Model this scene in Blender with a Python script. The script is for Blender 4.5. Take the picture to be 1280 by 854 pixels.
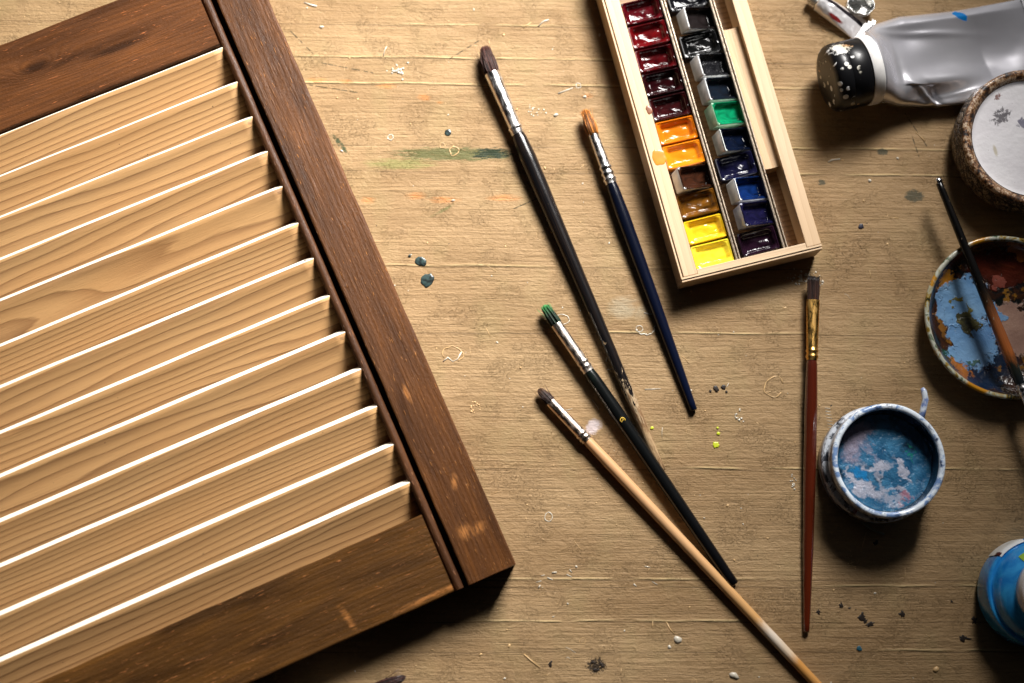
import bpy, bmesh, math, random
import numpy as np
from mathutils import Vector, Matrix, noise as mn
rnd = random.Random(7)
S = 0.0005                      # one photo pixel on the table is half a millimetre
scene = bpy.context.scene
for o in list(bpy.data.objects):
    bpy.data.objects.remove(o)

# ------------------------------------------------------------------ camera
F = 1780.0
_d = np.array([580 - 640, 427 - 780, -F], float); _d /= np.linalg.norm(_d)
_z = -_d
_x = np.array([1., 0, 0]); _x -= _x.dot(_z) * _z; _x /= np.linalg.norm(_x)
_y = np.cross(_z, _x)
RW = np.array([_x, _y, _z])
CAM = F * S * RW.dot(np.array([0, 0, 1.]))
cd = bpy.data.cameras.new('camera'); cam = bpy.data.objects.new('camera', cd)
scene.collection.objects.link(cam); scene.camera = cam
cam.matrix_world = Matrix.Translation(Vector(CAM)) @ Matrix(RW.tolist()).to_4x4()
cd.sensor_width = 36; cd.lens = 36 * F / 1280
cd.clip_start = 0.02; cd.clip_end = 50
cd.dof.use_dof = True; cd.dof.focus_distance = F * S - 0.008; cd.dof.aperture_fstop = 3.2

def P(px, py, z=0.0):
    """world point at height z (metres) seen at photo pixel px, py"""
    r = RW.dot(np.array([px - 640, 427 - py, -F]))
    t = (z - CAM[2]) / r[2]
    q = CAM + t * r
    return Vector((q[0], q[1], z))

# ------------------------------------------------------------------ world, lamps, exposure
w = bpy.data.worlds.new('World'); scene.world = w; w.use_nodes = True
nt = w.node_tree; nt.nodes.clear()
wo = nt.nodes.new('ShaderNodeOutputWorld'); bg = nt.nodes.new('ShaderNodeBackground')
tcw = nt.nodes.new('ShaderNodeTexCoord'); sx = nt.nodes.new('ShaderNodeSeparateXYZ')
cr = nt.nodes.new('ShaderNodeValToRGB'); mr = nt.nodes.new('ShaderNodeMapRange')
nt.links.new(tcw.outputs['Generated'], sx.inputs[0]); nt.links.new(sx.outputs['Y'], mr.inputs['Value'])
mr.inputs['From Min'].default_value = -1; mr.inputs['From Max'].default_value = 1
nt.links.new(mr.outputs[0], cr.inputs[0])
cr.color_ramp.elements[0].color = (.010, .008, .007, 1); cr.color_ramp.elements[1].color = (.42, .44, .48, 1)
e = cr.color_ramp.elements.new(.55); e.color = (.03, .028, .028, 1)
nt.links.new(cr.outputs[0], bg.inputs[0]); bg.inputs[1].default_value = 0.22
nt.links.new(bg.outputs[0], wo.inputs[0])

def area(name, loc, target, size, size_y, power, col, spread=math.pi):
    l = bpy.data.lights.new(name, 'AREA'); l.shape = 'RECTANGLE'; l.size = size; l.size_y = size_y
    l.energy = power; l.color = col; l.spread = spread
    o = bpy.data.objects.new(name, l); scene.collection.objects.link(o); o.location = loc
    o.rotation_euler = (Vector(target) - Vector(loc)).to_track_quat('-Z', 'Y').to_euler()
    return o
area('window_light', (0.28, 0.78, 0.66), (-0.20, 0.04, 0), 0.40, 0.34, 5.5, (1, .968, .935), math.radians(57))
scene.view_settings.view_transform = 'Standard'; scene.view_settings.look = 'None'
scene.view_settings.exposure = 0.0; scene.view_settings.gamma = 1
scene.render.resolution_x = 1024; scene.render.resolution_y = 683
scene.render.engine = 'CYCLES'

# ------------------------------------------------------------------ object helpers
def link(o, parent=None):
    scene.collection.objects.link(o)
    if parent is not None: o.parent = parent
    return o
def tag(o, label=None, cat=None, group=None, kind=None):
    if label: o['label'] = label
    if cat: o['category'] = cat
    if group: o['group'] = group
    if kind: o['kind'] = kind
    return o
def empty(name, loc, rz=0.0, label=None, cat=None, group=None):
    o = bpy.data.objects.new(name, None); link(o); o.location = loc; o.rotation_euler = (0, 0, rz)
    o.empty_display_size = .01
    return tag(o, label, cat, group)

class MB:
    """collects geometry in pixel units (1 = half a millimetre)"""
    def __init__(s): s.v = []; s.f = []; s.m = []; s.sm = []
    def add(s, vs, fs, mi=0, smooth=True):
        n = len(s.v); s.v += [tuple(v) for v in vs]
        for f in fs: s.f.append([i + n for i in f]); s.m.append(mi); s.sm.append(smooth)
    def box(s, x0, x1, y0, y1, z0, z1, bev=0.0, mi=0, tf=None):
        bm = bmesh.new(); bmesh.ops.create_cube(bm, size=1)
        for v in bm.verts:
            v.co = Vector(((x0 + x1) / 2 + v.co.x * (x1 - x0), (y0 + y1) / 2 + v.co.y * (y1 - y0), (z0 + z1) / 2 + v.co.z * (z1 - z0)))
        if bev: bmesh.ops.bevel(bm, geom=bm.edges[:], offset=bev, segments=2, profile=.6, affect='EDGES')
        if tf: bmesh.ops.transform(bm, matrix=tf, verts=bm.verts)
        bm.verts.index_update()
        s.add([v.co for v in bm.verts], [[v.index for v in f.verts] for f in bm.faces], mi, False)
        bm.free(); return s
    def loft(s, rings, closed=True, cap=True, mi=0, smooth=True):
        """rings: list of lists of points, all the same length"""
        n = len(rings[0]); vs = [p for r in rings for p in r]; fs = []
        for i in range(len(rings) - 1):
            for j in range(n if closed else n - 1):
                k = (j + 1) % n
                fs.append([i * n + j, i * n + k, (i + 1) * n + k, (i + 1) * n + j])
        if cap and closed:
            fs.append(list(range(n))[::-1]); fs.append([(len(rings) - 1) * n + j for j in range(n)])
        s.add(vs, fs, mi, smooth); return s
    def lathe(s, prof, n=64, mi=0, cx=0, cy=0, a0=0, a1=2 * math.pi, wob=0, seed=0, cap=False):
        """prof: (r, z) list around the z axis"""
        full = abs(a1 - a0 - 2 * math.pi) < 1e-6
        rings = []
        for r, z in prof:
            ring = []
            for j in range(n if full else n + 1):
                a = a0 + (a1 - a0) * j / n
                q = 1 + wob * mn.noise(Vector((math.cos(a) * 1.3 + seed, math.sin(a) * 1.3, z * .02)))
                ring.append((cx + r * q * math.cos(a), cy + r * q * math.sin(a), z))
            rings.append(ring)
        return s.loft(rings, closed=full, cap=cap, mi=mi)
    def tube(s, pts, rad, n=8, mi=0, flat=1.0):
        rings = []; pts = [Vector(p) for p in pts]
        for i, p in enumerate(pts):
            t = (pts[min(i + 1, len(pts) - 1)] - pts[max(i - 1, 0)]).normalized()
            a = Vector((0, 0, 1)) if abs(t.z) < .9 else Vector((1, 0, 0))
            u = t.cross(a).normalized(); v = u.cross(t)
            r = rad[i] if isinstance(rad, (list, tuple)) else rad
            rings.append([p + u * r * math.cos(2 * math.pi * k / n) + v * r * flat * math.sin(2 * math.pi * k / n) for k in range(n)])
        return s.loft(rings, mi=mi)
    def build(s, name, mats, parent=None, sharp=None):
        me = bpy.data.meshes.new(name)
        me.from_pydata([(a * S, b * S, c * S) for a, b, c in s.v], [], s.f)
        if not isinstance(mats, (list, tuple)): mats = [mats]
        for m in mats: me.materials.append(m)
        me.polygons.foreach_set('material_index', s.m); me.polygons.foreach_set('use_smooth', s.sm)
        bm = bmesh.new(); bm.from_mesh(me); bmesh.ops.recalc_face_normals(bm, faces=bm.faces)
        if sharp:
            for ed in bm.edges:
                if len(ed.link_faces) == 2 and ed.calc_face_angle(0) > math.radians(sharp): ed.smooth = False
        bm.to_mesh(me); bm.free(); me.update()
        o = bpy.data.objects.new(name, me)
        return link(o, parent)

# ------------------------------------------------------------------ material helpers
class Mat:
    def __init__(s, name, rough=.5, metal=0, coat=0, spec=.5):
        s.m = bpy.data.materials.new(name); s.m.use_nodes = True; s.t = s.m.node_tree; s.n = s.t.nodes
        s.b = s.n['Principled BSDF']
        s.b.inputs['Roughness'].default_value = rough; s.b.inputs['Metallic'].default_value = metal
        s.b.inputs['Coat Weight'].default_value = coat; s.b.inputs['Coat Roughness'].default_value = .08
        s.b.inputs['Specular IOR Level'].default_value = spec
        tc = s.n.new('ShaderNodeTexCoord'); s.obj = tc.outputs['Object']
        s.px = s.vm('MULTIPLY', s.obj, (1 / S,) * 3)          # pixel units
    def l(s, a, b): s.t.links.new(a, b)
    def put(s, sock, v):
        if isinstance(v, (int, float)): sock.default_value = v
        elif isinstance(v, (tuple, list)):
            n = len(sock.default_value); v = tuple(v); sock.default_value = (v + (1,))[:n] if len(v) < n else v[:n]
        else: s.l(v, sock)
    def vm(s, op, a, b):
        n = s.n.new('ShaderNodeVectorMath'); n.operation = op; s.put(n.inputs[0], a); s.put(n.inputs[1], b); return n.outputs[0]
    def ma(s, op, a, b=0.0, c=None, clamp=False):
        n = s.n.new('ShaderNodeMath'); n.operation = op; n.use_clamp = clamp
        s.put(n.inputs[0], a); s.put(n.inputs[1], b)
        if c is not None: s.put(n.inputs[2], c)
        return n.outputs[0]
    def sep(s, v=None):
        n = s.n.new('ShaderNodeSeparateXYZ'); s.put(n.inputs[0], v if v is not None else s.px); return n.outputs
    def comb(s, x, y, z):
        n = s.n.new('ShaderNodeCombineXYZ')
        for i, q in enumerate((x, y, z)): s.put(n.inputs[i], q)
        return n.outputs[0]
    def noise(s, scale=(1, 1, 1), det=3, rough=.5, dist=0, vec=None, off=(0, 0, 0)):
        v = s.vm('MULTIPLY', vec if vec is not None else s.px, scale)
        v = s.vm('ADD', v, off)
        n = s.n.new('ShaderNodeTexNoise'); s.l(v, n.inputs['Vector']); n.inputs['Scale'].default_value = 1
        n.inputs['Detail'].default_value = det; n.inputs['Roughness'].default_value = rough; n.inputs['Distortion'].default_value = dist
        return n.outputs['Fac']
    def vor(s, scale=(1, 1, 1), feat='F1', vec=None, out='Distance'):
        v = s.vm('MULTIPLY', vec if vec is not None else s.px, scale)
        n = s.n.new('ShaderNodeTexVoronoi'); s.l(v, n.inputs['Vector']); n.feature = feat; n.inputs['Scale'].default_value = 1
        return n.outputs[out]
    def mapr(s, v, a, b, c=0, d=1, smooth=False):
        n = s.n.new('ShaderNodeMapRange'); s.put(n.inputs[0], v)
        if smooth: n.interpolation_type = 'SMOOTHSTEP'
        for i, q in enumerate((a, b, c, d)): s.put(n.inputs[i + 1], q)
        return n.outputs[0]
    def mix(s, fac, a, b, mode='MIX'):
        n = s.n.new('ShaderNodeMix'); n.data_type = 'RGBA'; n.blend_type = mode
        s.put(n.inputs[0], fac); s.put(n.inputs[6], a); s.put(n.inputs[7], b); return n.outputs[2]
    def ramp(s, v, stops):
        n = s.n.new('ShaderNodeValToRGB'); s.put(n.inputs[0], v); el = n.color_ramp.elements
        el[0].position = stops[0][0]; el[0].color = stops[0][1] + (1,); el[1].position = stops[-1][0]; el[1].color = stops[-1][1] + (1,)
        for p, c in stops[1:-1]: q = el.new(p); q.color = c + (1,)
        return n.outputs[0]
    def col(s, c): s.put(s.b.inputs['Base Color'], c); return s
    def rgh(s, r): s.put(s.b.inputs['Roughness'], r); return s
    def bump(s, h, strength=1, dist=.0005):
        n = s.n.new('ShaderNodeBump'); n.inputs['Strength'].default_value = strength; n.inputs['Distance'].default_value = dist
        s.put(n.inputs['Height'], h)
        if s.b.inputs['Normal'].is_linked: s.l(s.b.inputs['Normal'].links[0].from_socket, n.inputs['Normal'])
        s.l(n.outputs[0], s.b.inputs['Normal']); return s
    def warp(s, amp, sc=.06):
        a = s.noise((sc,) * 3, 3, .6, off=(11, 3, 5)); b = s.noise((sc,) * 3, 3, .6, off=(2, 17, 9))
        k = lambda v: s.ma('MULTIPLY', s.ma('SUBTRACT', v, .5), amp)
        s.warped = s.vm('ADD', s.px, s.comb(k(a), k(b), 0.0))
    def rand(s):
        n = s.n.new('ShaderNodeObjectInfo'); return n.outputs['Random']
    def gauss(s, cx, cy, ax, ay, rot=0, wob=0.0, xyz=None):
        """1 inside an ellipse fading out, in pixel units of the object frame"""
        x, y, _ = s.sep(getattr(s, 'warped', None))
        dx = s.ma('SUBTRACT', x, cx); dy = s.ma('SUBTRACT', y, cy)
        c, sn = math.cos(rot), math.sin(rot)
        u = s.ma('ADD', s.ma('MULTIPLY', dx, c / ax), s.ma('MULTIPLY', dy, sn / ax))
        v = s.ma('ADD', s.ma('MULTIPLY', dx, -sn / ay), s.ma('MULTIPLY', dy, c / ay))
        r = s.ma('ADD', s.ma('MULTIPLY', u, u), s.ma('MULTIPLY', v, v))
        return s.ma('EXPONENT', s.ma('MULTIPLY', r, -1.0))

def C(r, g, b):   # sRGB 0-255 to linear
    f = lambda c: c / 255 / 12.92 if c / 255 <= .04045 else ((c / 255 + .055) / 1.055) ** 2.4
    return (f(r), f(g), f(b))

def plain(name, col, rough=.5, metal=0, coat=0, var=.15, scale=.05, bump=0, spec=.5):
    m = Mat(name, rough, metal, coat, spec)
    n = m.noise((scale,) * 3, 4)
    m.col(m.mix(m.mapr(n, .3, .7), tuple(c * (1 - var) for c in col), tuple(min(1, c * (1 + var)) for c in col)))
    if bump: m.bump(n, 1, bump)
    return m.m

def pine(name, light, dark, freq=(.05, .22), amp=3.0, rough=.55, contrast=1.0, use_rand=True, bump=.00025, rgb_var=True, smudge=False):
    """wood whose grain runs along local x and whose rings are cut across local y"""
    m = Mat(name, rough)
    r = m.rand(); off = m.ma('MULTIPLY', r, 900.0) if use_rand else 13.0
    v = m.vm('ADD', m.px, m.comb(off, off, off)); x, y, z = m.sep(v)
    r2 = m.ma('FRACT', m.ma('MULTIPLY', r, 37.7)) if use_rand else .5
    r3 = m.ma('FRACT', m.ma('MULTIPLY', r, 113.3)) if use_rand else .4
    fr = m.mapr(r2, 0, 1, freq[1], freq[0])
    am = m.mapr(r3, 0, 1, amp * .35, amp)
    wob = m.noise((.0035, .022, .022), 1.5, .4, vec=v)
    fine = m.noise((.012, .12, .12), 2, .5, vec=v)
    R = m.ma('ADD', m.ma('MULTIPLY', m.ma('ADD', y, m.ma('MULTIPLY', x, m.mapr(r3, 0, 1, -.05, .05))), fr), m.ma('MULTIPLY', wob, am))
    R = m.ma('ADD', R, m.ma('MULTIPLY', fine, .35))
    f = m.ma('FRACT', R)
    late = m.ma('MULTIPLY', m.ma('POWER', f, 2.2), m.mapr(f, .93, 1.0, 1, 0))
    fib = m.noise((.03, .9, .9), 3, .65, vec=v)
    blot = m.noise((.006, .02, .02), 2, vec=v)
    c = m.mix(m.ma('MULTIPLY', late, contrast, clamp=True), light, dark)
    c = m.mix(m.mapr(fib, .3, .75, 0, .35), c, tuple(q * .62 for q in light))
    c = m.mix(m.mapr(blot, .35, .7, 0, .30), c, tuple(q * k for q, k in zip(light, (.80, .66, .50))))
    c = m.mix(m.mapr(m.noise((.25, .5, .5), 2, vec=v), .70, .76, 0, .25), c, tuple(q * 1.15 for q in light))
    if smudge:
        m.warp(8, .2); g = m.ma('MULTIPLY', m.gauss(-83, -5, 5, 4), m.mapr(r2, .35, .9, 0, 1)); c = m.mix(m.mapr(g, .45, .9, 0, .5), c, C(60, 36, 20))
        sp_ = m.noise((.16, .16, .16), 1, .5, vec=v); c = m.mix(m.mapr(sp_, .80, .82, 0, .8), c, C(40, 24, 14))
    m.col(c)
    h = m.ma('ADD', m.ma('MULTIPLY', late, -.5), m.ma('MULTIPLY', fib, .8))
    m.bump(h, 1, bump)
    return m.m

def stained(name, axis='x', base=C(96, 56, 32), dark=C(44, 23, 13), hi=C(150, 92, 52), knots=(), warm=(), bump=.0006, rough=.42):
    """brown stained, hand-planed wood; grain along the given local axis"""
    m = Mat(name, rough, spec=.14)
    if axis == 'x': sc = lambda a, b: (a, b, b)
    else: sc = lambda a, b: (b, a, b)
    x, y, z = m.sep(); u, vv = (x, y) if axis == 'x' else (y, x)
    big = m.noise(sc(.006, .035), 3, .55, dist=.3)
    fl = m.mapr(m.noise(sc(.07, .5), 2, .5, off=(4, 4, 4)), .66, .74)
    mid = m.noise(sc(.02, .16), 4, .6, dist=.12)
    fib = m.noise(sc(.05, .75), 3, .7)
    field = m.ma('ADD', m.ma('MULTIPLY', vv, .16), m.ma('MULTIPLY', m.noise(sc(.0035, .012), 2), 4.0))
    for (kx, ky, ax, ay, k) in knots:
        field = m.ma('ADD', field, m.ma('MULTIPLY', m.gauss(kx, ky, ax, ay), k))
    ring = m.ma('PINGPONG', field, .5)
    ring = m.mapr(ring, .05, .45)
    c = m.mix(m.mapr(big, .3, .68), dark, base)
    c = m.mix(m.mapr(mid, .35, .75, 0, .75), c, tuple(q * .55 for q in base))
    c = m.mix(m.ma('MULTIPLY', ring, .28), c, dark)
    c = m.mix(m.mapr(fib, .60, .85, 0, .45), c, hi)
    for (kx, ky, ax, ay, k) in knots:
        c = m.mix(m.mapr(m.gauss(kx, ky, ax * .62, ay * .62), .35, .85, 0, .75), c, tuple(q * .5 for q in dark))
    for (kx, ky, ax, ay, rot) in warm:
        g = m.ma('MULTIPLY', m.gauss(kx, ky, ax, ay, rot), m.mapr(m.noise(sc(.07, .35), 4, .7), .32, .62))
        c = m.mix(m.mapr(g, .10, .7, 0, .7), c, C(176, 116, 62))
    c = m.mix(m.ma('MULTIPLY', fl, .7), c, hi)
    m.col(c)
    saw = m.noise((.35, .35, .35), 2)
    h = m.ma('ADD', m.ma('ADD', m.ma('MULTIPLY', fib, .6), m.ma('MULTIPLY', ring, -.10)), m.ma('ADD', m.ma('MULTIPLY', saw, .22), m.ma('ADD', m.ma('MULTIPLY', fl, .35), m.ma('MULTIPLY', mid, .22))))
    m.bump(h, 1, bump); m.rgh(m.mapr(mid, .3, .7, rough - .1, rough + .15))
    return m.m

# ------------------------------------------------------------------ the table
def table_mat():
    m = Mat('table_paint', .5, spec=.2)
    x, y, z = m.sep()
    wy = m.ma('ADD', m.ma('MULTIPLY', m.noise((.006, .012, 0), 2), 9.0), m.ma('MULTIPLY', m.noise((.04, .06, 0), 2), 1.2))
    wv = m.vm('ADD', m.px, m.comb(0, wy, 0))
    st = m.noise((.0045, .24, 0), 5, .66, vec=wv)
    gl = m.noise((.0025, .11, 0), 3, .6, vec=wv, off=(3, 5, 0)); gl = m.mapr(m.ma('ABSOLUTE', m.ma('SUBTRACT', gl, .5)), 0, .012, 1, 0)              # brush strokes running along x
    st2 = m.noise((.05, .6, 0), 3, .6, vec=wv)
    lump = m.noise((.05, .09, 0), 5, .68, dist=.8)
    peel = m.noise((.20, .28, 0), 4, .7)
    blot = m.noise((.0035, .010, 0), 3)
    c = m.mix(m.mapr(blot, .35, .65), C(145, 116, 80), C(166, 137, 99))
    c = m.mix(m.mapr(st, .42, .70, 0, .20), c, C(112, 88, 56))
    c = m.mix(m.ma('MULTIPLY', gl, .30), c, C(112, 90, 60))
    c = m.mix(m.mapr(st2, .60, .80, 0, .25), c, C(190, 166, 124))
    c = m.mix(m.mapr(m.noise((.02, .012, 0), 3, off=(9, 3, 0)), .52, .72, 0, .22), c, C(150, 136, 92))
    # pale worn line along the board joints
    seamh = 0.0
    for sy, x0, x1 in ((342, -500, 760), (378, -300, 200), (424, -160, 80), (-375, 430, 900), (-298, 360, 700), (260, 300, 900), (225, 260, 900), (-155, 180, 900), (15, 60, 400), (-290, -80, 340), (-340, -60, 330), (100, -250, 60)):
        d = m.ma('ABSOLUTE', m.ma('ADD', m.ma('SUBTRACT', y, sy), m.ma('MULTIPLY', m.noise((.012, 0, 0), 2, off=(sy, 0, 0)), 5.0)))
        g = m.mapr(d, .4, 1.9, 1, 0, True)
        g = m.ma('MULTIPLY', g, m.mapr(m.noise((.018, 0, 0), 2, off=(0, sy, 0)), .38, .58))
        g = m.ma('MULTIPLY', g, m.ma('MULTIPLY', m.mapr(x, x0, x0 + 60), m.mapr(x, x1 - 60, x1, 1, 0)))
        seamh = m.ma('ADD', seamh, g)
        d2 = m.ma('ABSOLUTE', m.ma('ADD', m.ma('SUBTRACT', y, sy - 2.2), m.ma('MULTIPLY', m.noise((.012, 0, 0), 2, off=(sy, 0, 0)), 5.0)))
        g2 = m.ma('MULTIPLY', m.mapr(d2, .2, 1.3, 1, 0, True), m.mapr(m.noise((.01, 0, 0), 2, off=(5, sy, 0)), .36, .55))
        c = m.mix(m.ma('MULTIPLY', g2, .55), c, C(74, 56, 34))
    c = m.mix(m.ma('MULTIPLY', seamh, .35, clamp=True), c, C(226, 204, 150))
    # green smear, faint orange patches, lilac and grey wipes: paint on the boards
    def patch(c, px, py, ax, ay, colr, lo, hi, s=(.045, .5, 0), amt=.9, rot=0):
        q = P(px, py) / S
        g = m.gauss(q.x, q.y, ax, ay, rot)
        n = m.noise(s, 5, .7, dist=.8, off=(px, py, 0))
        return m.mix(m.mapr(m.ma('MULTIPLY', g, n), lo, hi, 0, amt), c, colr)
    c = patch(c, 566, 193, 125, 15, C(66, 82, 40), .33, .40, s=(.06, .8, 0), amt=.75)
    c = patch(c, 615, 192, 46, 13, C(26, 42, 24), .36, .41, s=(.08, .6, 0), amt=.95)
    c = patch(c, 500, 205, 70, 12, C(120, 132, 70), .30, .45, amt=.5)
    for (px, py, ax, ay) in ((530, 122, 14, 7), (485, 108, 22, 6), (432, 102, 14, 5), (395, 100, 20, 6), (520, 245, 22, 8), (630, 248, 34, 8), (460, 250, 14, 7), (735, 120, 12, 5), (550, 128, 8, 4), (555, 250, 30, 8)):
        c = patch(c, px, py, ax, ay, C(200, 124, 60), .30, .62, s=(.05, .35, 0), amt=.75)
    c = patch(c, 742, 534, 15, 12, C(196, 186, 190), .25, .40, s=(.04, .04, 0), amt=.75, rot=.5)
    c = patch(c, 785, 385, 50, 22, C(176, 172, 150), .30, .6, s=(.03, .03, 0), amt=.5)
    for (px, py, a) in ((1103, 190, 9), (1143, 245, 16), (1027, 228, 7)):
        c = patch(c, px, py, a, a * .7, C(58, 64, 52), .24, .34, s=(.2, .2, 0), amt=.8)
    c = patch(c, 425, 180, 5, 26, C(44, 62, 36), .30, .44, s=(.12, .12, 0), amt=.9, rot=math.radians(38))
    c = patch(c, 555, 262, 4, 34, C(90, 96, 52), .36, .52, s=(.12, .12, 0), amt=.6, rot=math.radians(-60))
    c = patch(c, 745, 832, 20, 16, C(38, 28, 18), .35, .42, s=(.28, .28, 0), amt=.95)
    # thin pencil-dark scratches
    for (ax_, ay_, bx_, by_) in ((362, 38, 392, 68), (398, 78, 470, 92), (385, 106, 448, 116), (1130, 140, 1160, 185), (1140, 170, 1150, 200), (690, 240, 640, 262), (600, 50, 560, 75)):
        a = P(ax_, ay_) / S; b = P(bx_, by_) / S; t = (b - a); L = t.length; t /= L
        dx = m.ma('SUBTRACT', x, a.x); dy = m.ma('SUBTRACT', y, a.y)
        al = m.ma('ADD', m.ma('MULTIPLY', dx, t.x), m.ma('MULTIPLY', dy, t.y))
        ac = m.ma('ABSOLUTE', m.ma('ADD', m.ma('MULTIPLY', dx, -t.y), m.ma('MULTIPLY', dy, t.x)))
        g = m.ma('MULTIPLY', m.mapr(ac, .4, 1.1, 1, 0), m.ma('MULTIPLY', m.mapr(al, 0, 3), m.mapr(al, L - 3, L, 1, 0)))
        g = m.ma('MULTIPLY', g, m.mapr(m.noise((.15, .15, 0), 2), .42, .5))
        c = m.mix(m.ma('MULTIPLY', g, .85), c, C(60, 54, 34))
    m.col(c)
    scr = m.noise((.10, .10, 0), 4, .6, dist=2.5, off=(40, 0, 0))
    scr = m.mapr(m.ma('ABSOLUTE', m.ma('SUBTRACT', scr, .5)), 0, .010, 1, 0)
    scr = m.ma('MULTIPLY', scr, m.mapr(m.noise((.02, .02, 0), 2, off=(3, 8, 0)), .52, .62))
    h = m.ma('ADD', m.ma('ADD', m.ma('MULTIPLY', gl, -.10), m.ma('MULTIPLY', st, .50)), m.ma('MULTIPLY', st2, .12))
    h = m.ma('ADD', h, m.ma('ADD', m.ma('MULTIPLY', lump, .62), m.ma('MULTIPLY', peel, .42)))
    h = m.ma('ADD', h, m.ma('ADD', m.ma('MULTIPLY', seamh, .45), m.ma('MULTIPLY', scr, .45)))
    m.bump(h, 1, .0013)
    m.rgh(m.mapr(st, .3, .7, .42, .62))
    return m.m
tb = MB().box(-1400, 1500, -1100, 1100, -60, 0, 2)
table = tb.build('table_top', table_mat()); tag(table, kind='structure')

# ------------------------------------------------------------------ louvred shutter
TH = math.radians(23.9); O = P(645, 705, .025); O.z = 0
shutter = empty('louvered_shutter', O, TH, 'brown stained wooden louvered shutter with unpainted pine slats, lying flat on the table', 'shutter')
M_st = stained('stile_stain', 'y', base=C(106, 65, 31), dark=C(54, 31, 14), hi=C(168, 112, 60), bump=.0007,
               warm=((-40, 60, 8, 10, 0), (-24, 56, 9, 6, .5), (-28, 118, 4, 9, -.3), (-38, 238, 3, 12, .05)))
M_rb = stained('bottom_rail_stain', 'x', base=C(102, 67, 29), dark=C(44, 27, 11), hi=C(158, 100, 56), bump=.0008,
               warm=((-205, 22, 4, 16, .2), (-95, 6, 60, 3, 0)))
M_rt = stained('top_rail_stain', 'x', base=C(108, 66, 35), dark=C(50, 29, 15), hi=C(166, 100, 58), bump=.0008,
               knots=((-299, 803, 34, 13, 5), (-196, 788, 80, 11, 4.0)))
M_bd = stained('bead_stain', 'y', base=C(96, 62, 38), dark=C(52, 31, 18), hi=C(150, 104, 74), bump=.0006, rough=.36)
M_slat = pine('slat_pine', (.56, .325, .135), (.18, .08, .028), freq=(.05, .20), amp=3.6, contrast=.95, smudge=True)
M_edge = plain('slat_edge_pine', (.86, .79, .64), .5, var=.12, scale=.06, bump=.0004)  # paler than the faces: light catching the edges is put into the colour
LEFT = -760   # the far side of the shutter, outside the photograph
def stile(x0, x1, nm):
    b = MB(); N = 60
    # slightly uneven planed edges: loft of rounded rectangles along y
    rings = []
    for i in range(N + 1):
        y = 848 * i / N
        j0 = .9 * mn.noise(Vector((i * .35, 3, x0))); j1 = .9 * mn.noise(Vector((i * .35, 9, x0)))
        a, c2 = x0 + j0, x1 + j1; r = 2.2; z1 = 50 + .4 * mn.noise(Vector((i * .2, 1, 1)))
        ring = [(a, y, 0), (c2, y, 0), (c2, y, z1 - r), (c2 - r * .3, y, z1 - r * .3), (c2 - r, y, z1), (a + r, y, z1), (a + r * .3, y, z1 - r * .3), (a, y, z1 - r)]
        rings.append(ring)
    b.loft(rings, smooth=False)
    return b.build(nm, M_st, shutter)
stile(-61, 0, 'stile'); stile(LEFT, LEFT + 61, 'stile')
def rail(y0, y1, mat, nm):
    b = MB(); N = 70; rings = []
    for i in range(N + 1):
        x = (LEFT + 84) + (-79 - LEFT - 84) * i / N
        a = y0 + .9 * mn.noise(Vector((i * .3, 5, y0))); c2 = y1 + .9 * mn.noise(Vector((i * .3, 2, y0))); r = 1.6; z1 = 49
        rings.append([(x, a, 4), (x, c2, 4), (x, c2, z1 - r), (x, c2 - r * .3, z1 - r * .3), (x, c2 - r, z1), (x, a + r, z1), (x, a + r * .3, z1 - r * .3), (x, a, z1 - r)])
    b.loft(rings, smooth=False)
    return b.build(nm, mat, shutter)
rail(0.6, 98.5, M_rb, 'bottom_rail'); rail(741.5, 848, M_rt, 'top_rail')
def bead(xc, nm, side):
    b = MB(); N = 90; rings = []
    for i in range(N + 1):
        y = .3 + 847.4 * i / N; q = .5 * mn.noise(Vector((i * .3, xc, 4))); r = 5.6
        ring = [(xc - r, y, 2), (xc + r, y, 2)]
        for k in range(9):
            a = math.pi * k / 8
            ring.append((xc + q + r * math.cos(a), y, 41.5 + r * math.sin(a)))
        rings.append(ring)
    b.loft(rings)
    o = b.build(nm, M_bd, shutter, sharp=50)
    g = MB().box(min(xc, xc + side * 13), max(xc, xc + side * 13), 1, 847, 2, 24)      # floor of the groove beside it
    g.build('groove_floor', M_bd, shutter)
bead(-72.6, 'bead', 1); bead(LEFT + 72.6, 'bead', -1)
# slats: upper edge raised and facing the light, face falling away towards the bottom rail
A = math.radians(27.5); TK = 12.5; WD = 65
def slat_mesh(me_seed):
    b = MB(); N = 40; x0, x1 = LEFT + 79, -76.8; rings = []
    for i in range(N + 1):
        x = x0 + (x1 - x0) * i / N
        e = .6 * mn.noise(Vector((i * .16, me_seed + .3, 0)))
        ring = []
        cup = 4.0                                   # the face is slightly cupped
        top = [(WD * q, -cup * 4 * (q - .0) * (1 - q) * .5) for q in (0.012, .12, .25, .4, .55, .7, .85, 1)]
        for (u, t) in top + [(WD, -TK), (0.8, -TK), (0, -TK + .8), (0, -.8)]:
            uu = u + (e if u < 2 else 0)
            ring.append((x, -uu * math.cos(A) - t * math.sin(A), -uu * math.sin(A) + t * math.cos(A)))
        rings.append(ring)
    b.loft(rings, smooth=False)
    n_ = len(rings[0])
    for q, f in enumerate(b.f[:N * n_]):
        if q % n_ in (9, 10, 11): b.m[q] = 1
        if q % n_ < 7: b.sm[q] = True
    return b
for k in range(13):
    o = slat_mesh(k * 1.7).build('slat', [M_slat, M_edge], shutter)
    y = 738.6 - 50.0 * k
    o.location = Vector((0, y + rnd.uniform(-.8, .8), 46.2 + rnd.uniform(-.6, .6))) * S
    o.rotation_euler = (rnd.uniform(-.03, .03), rnd.uniform(-.0015, .0015), rnd.uniform(-.003, .003))
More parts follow.
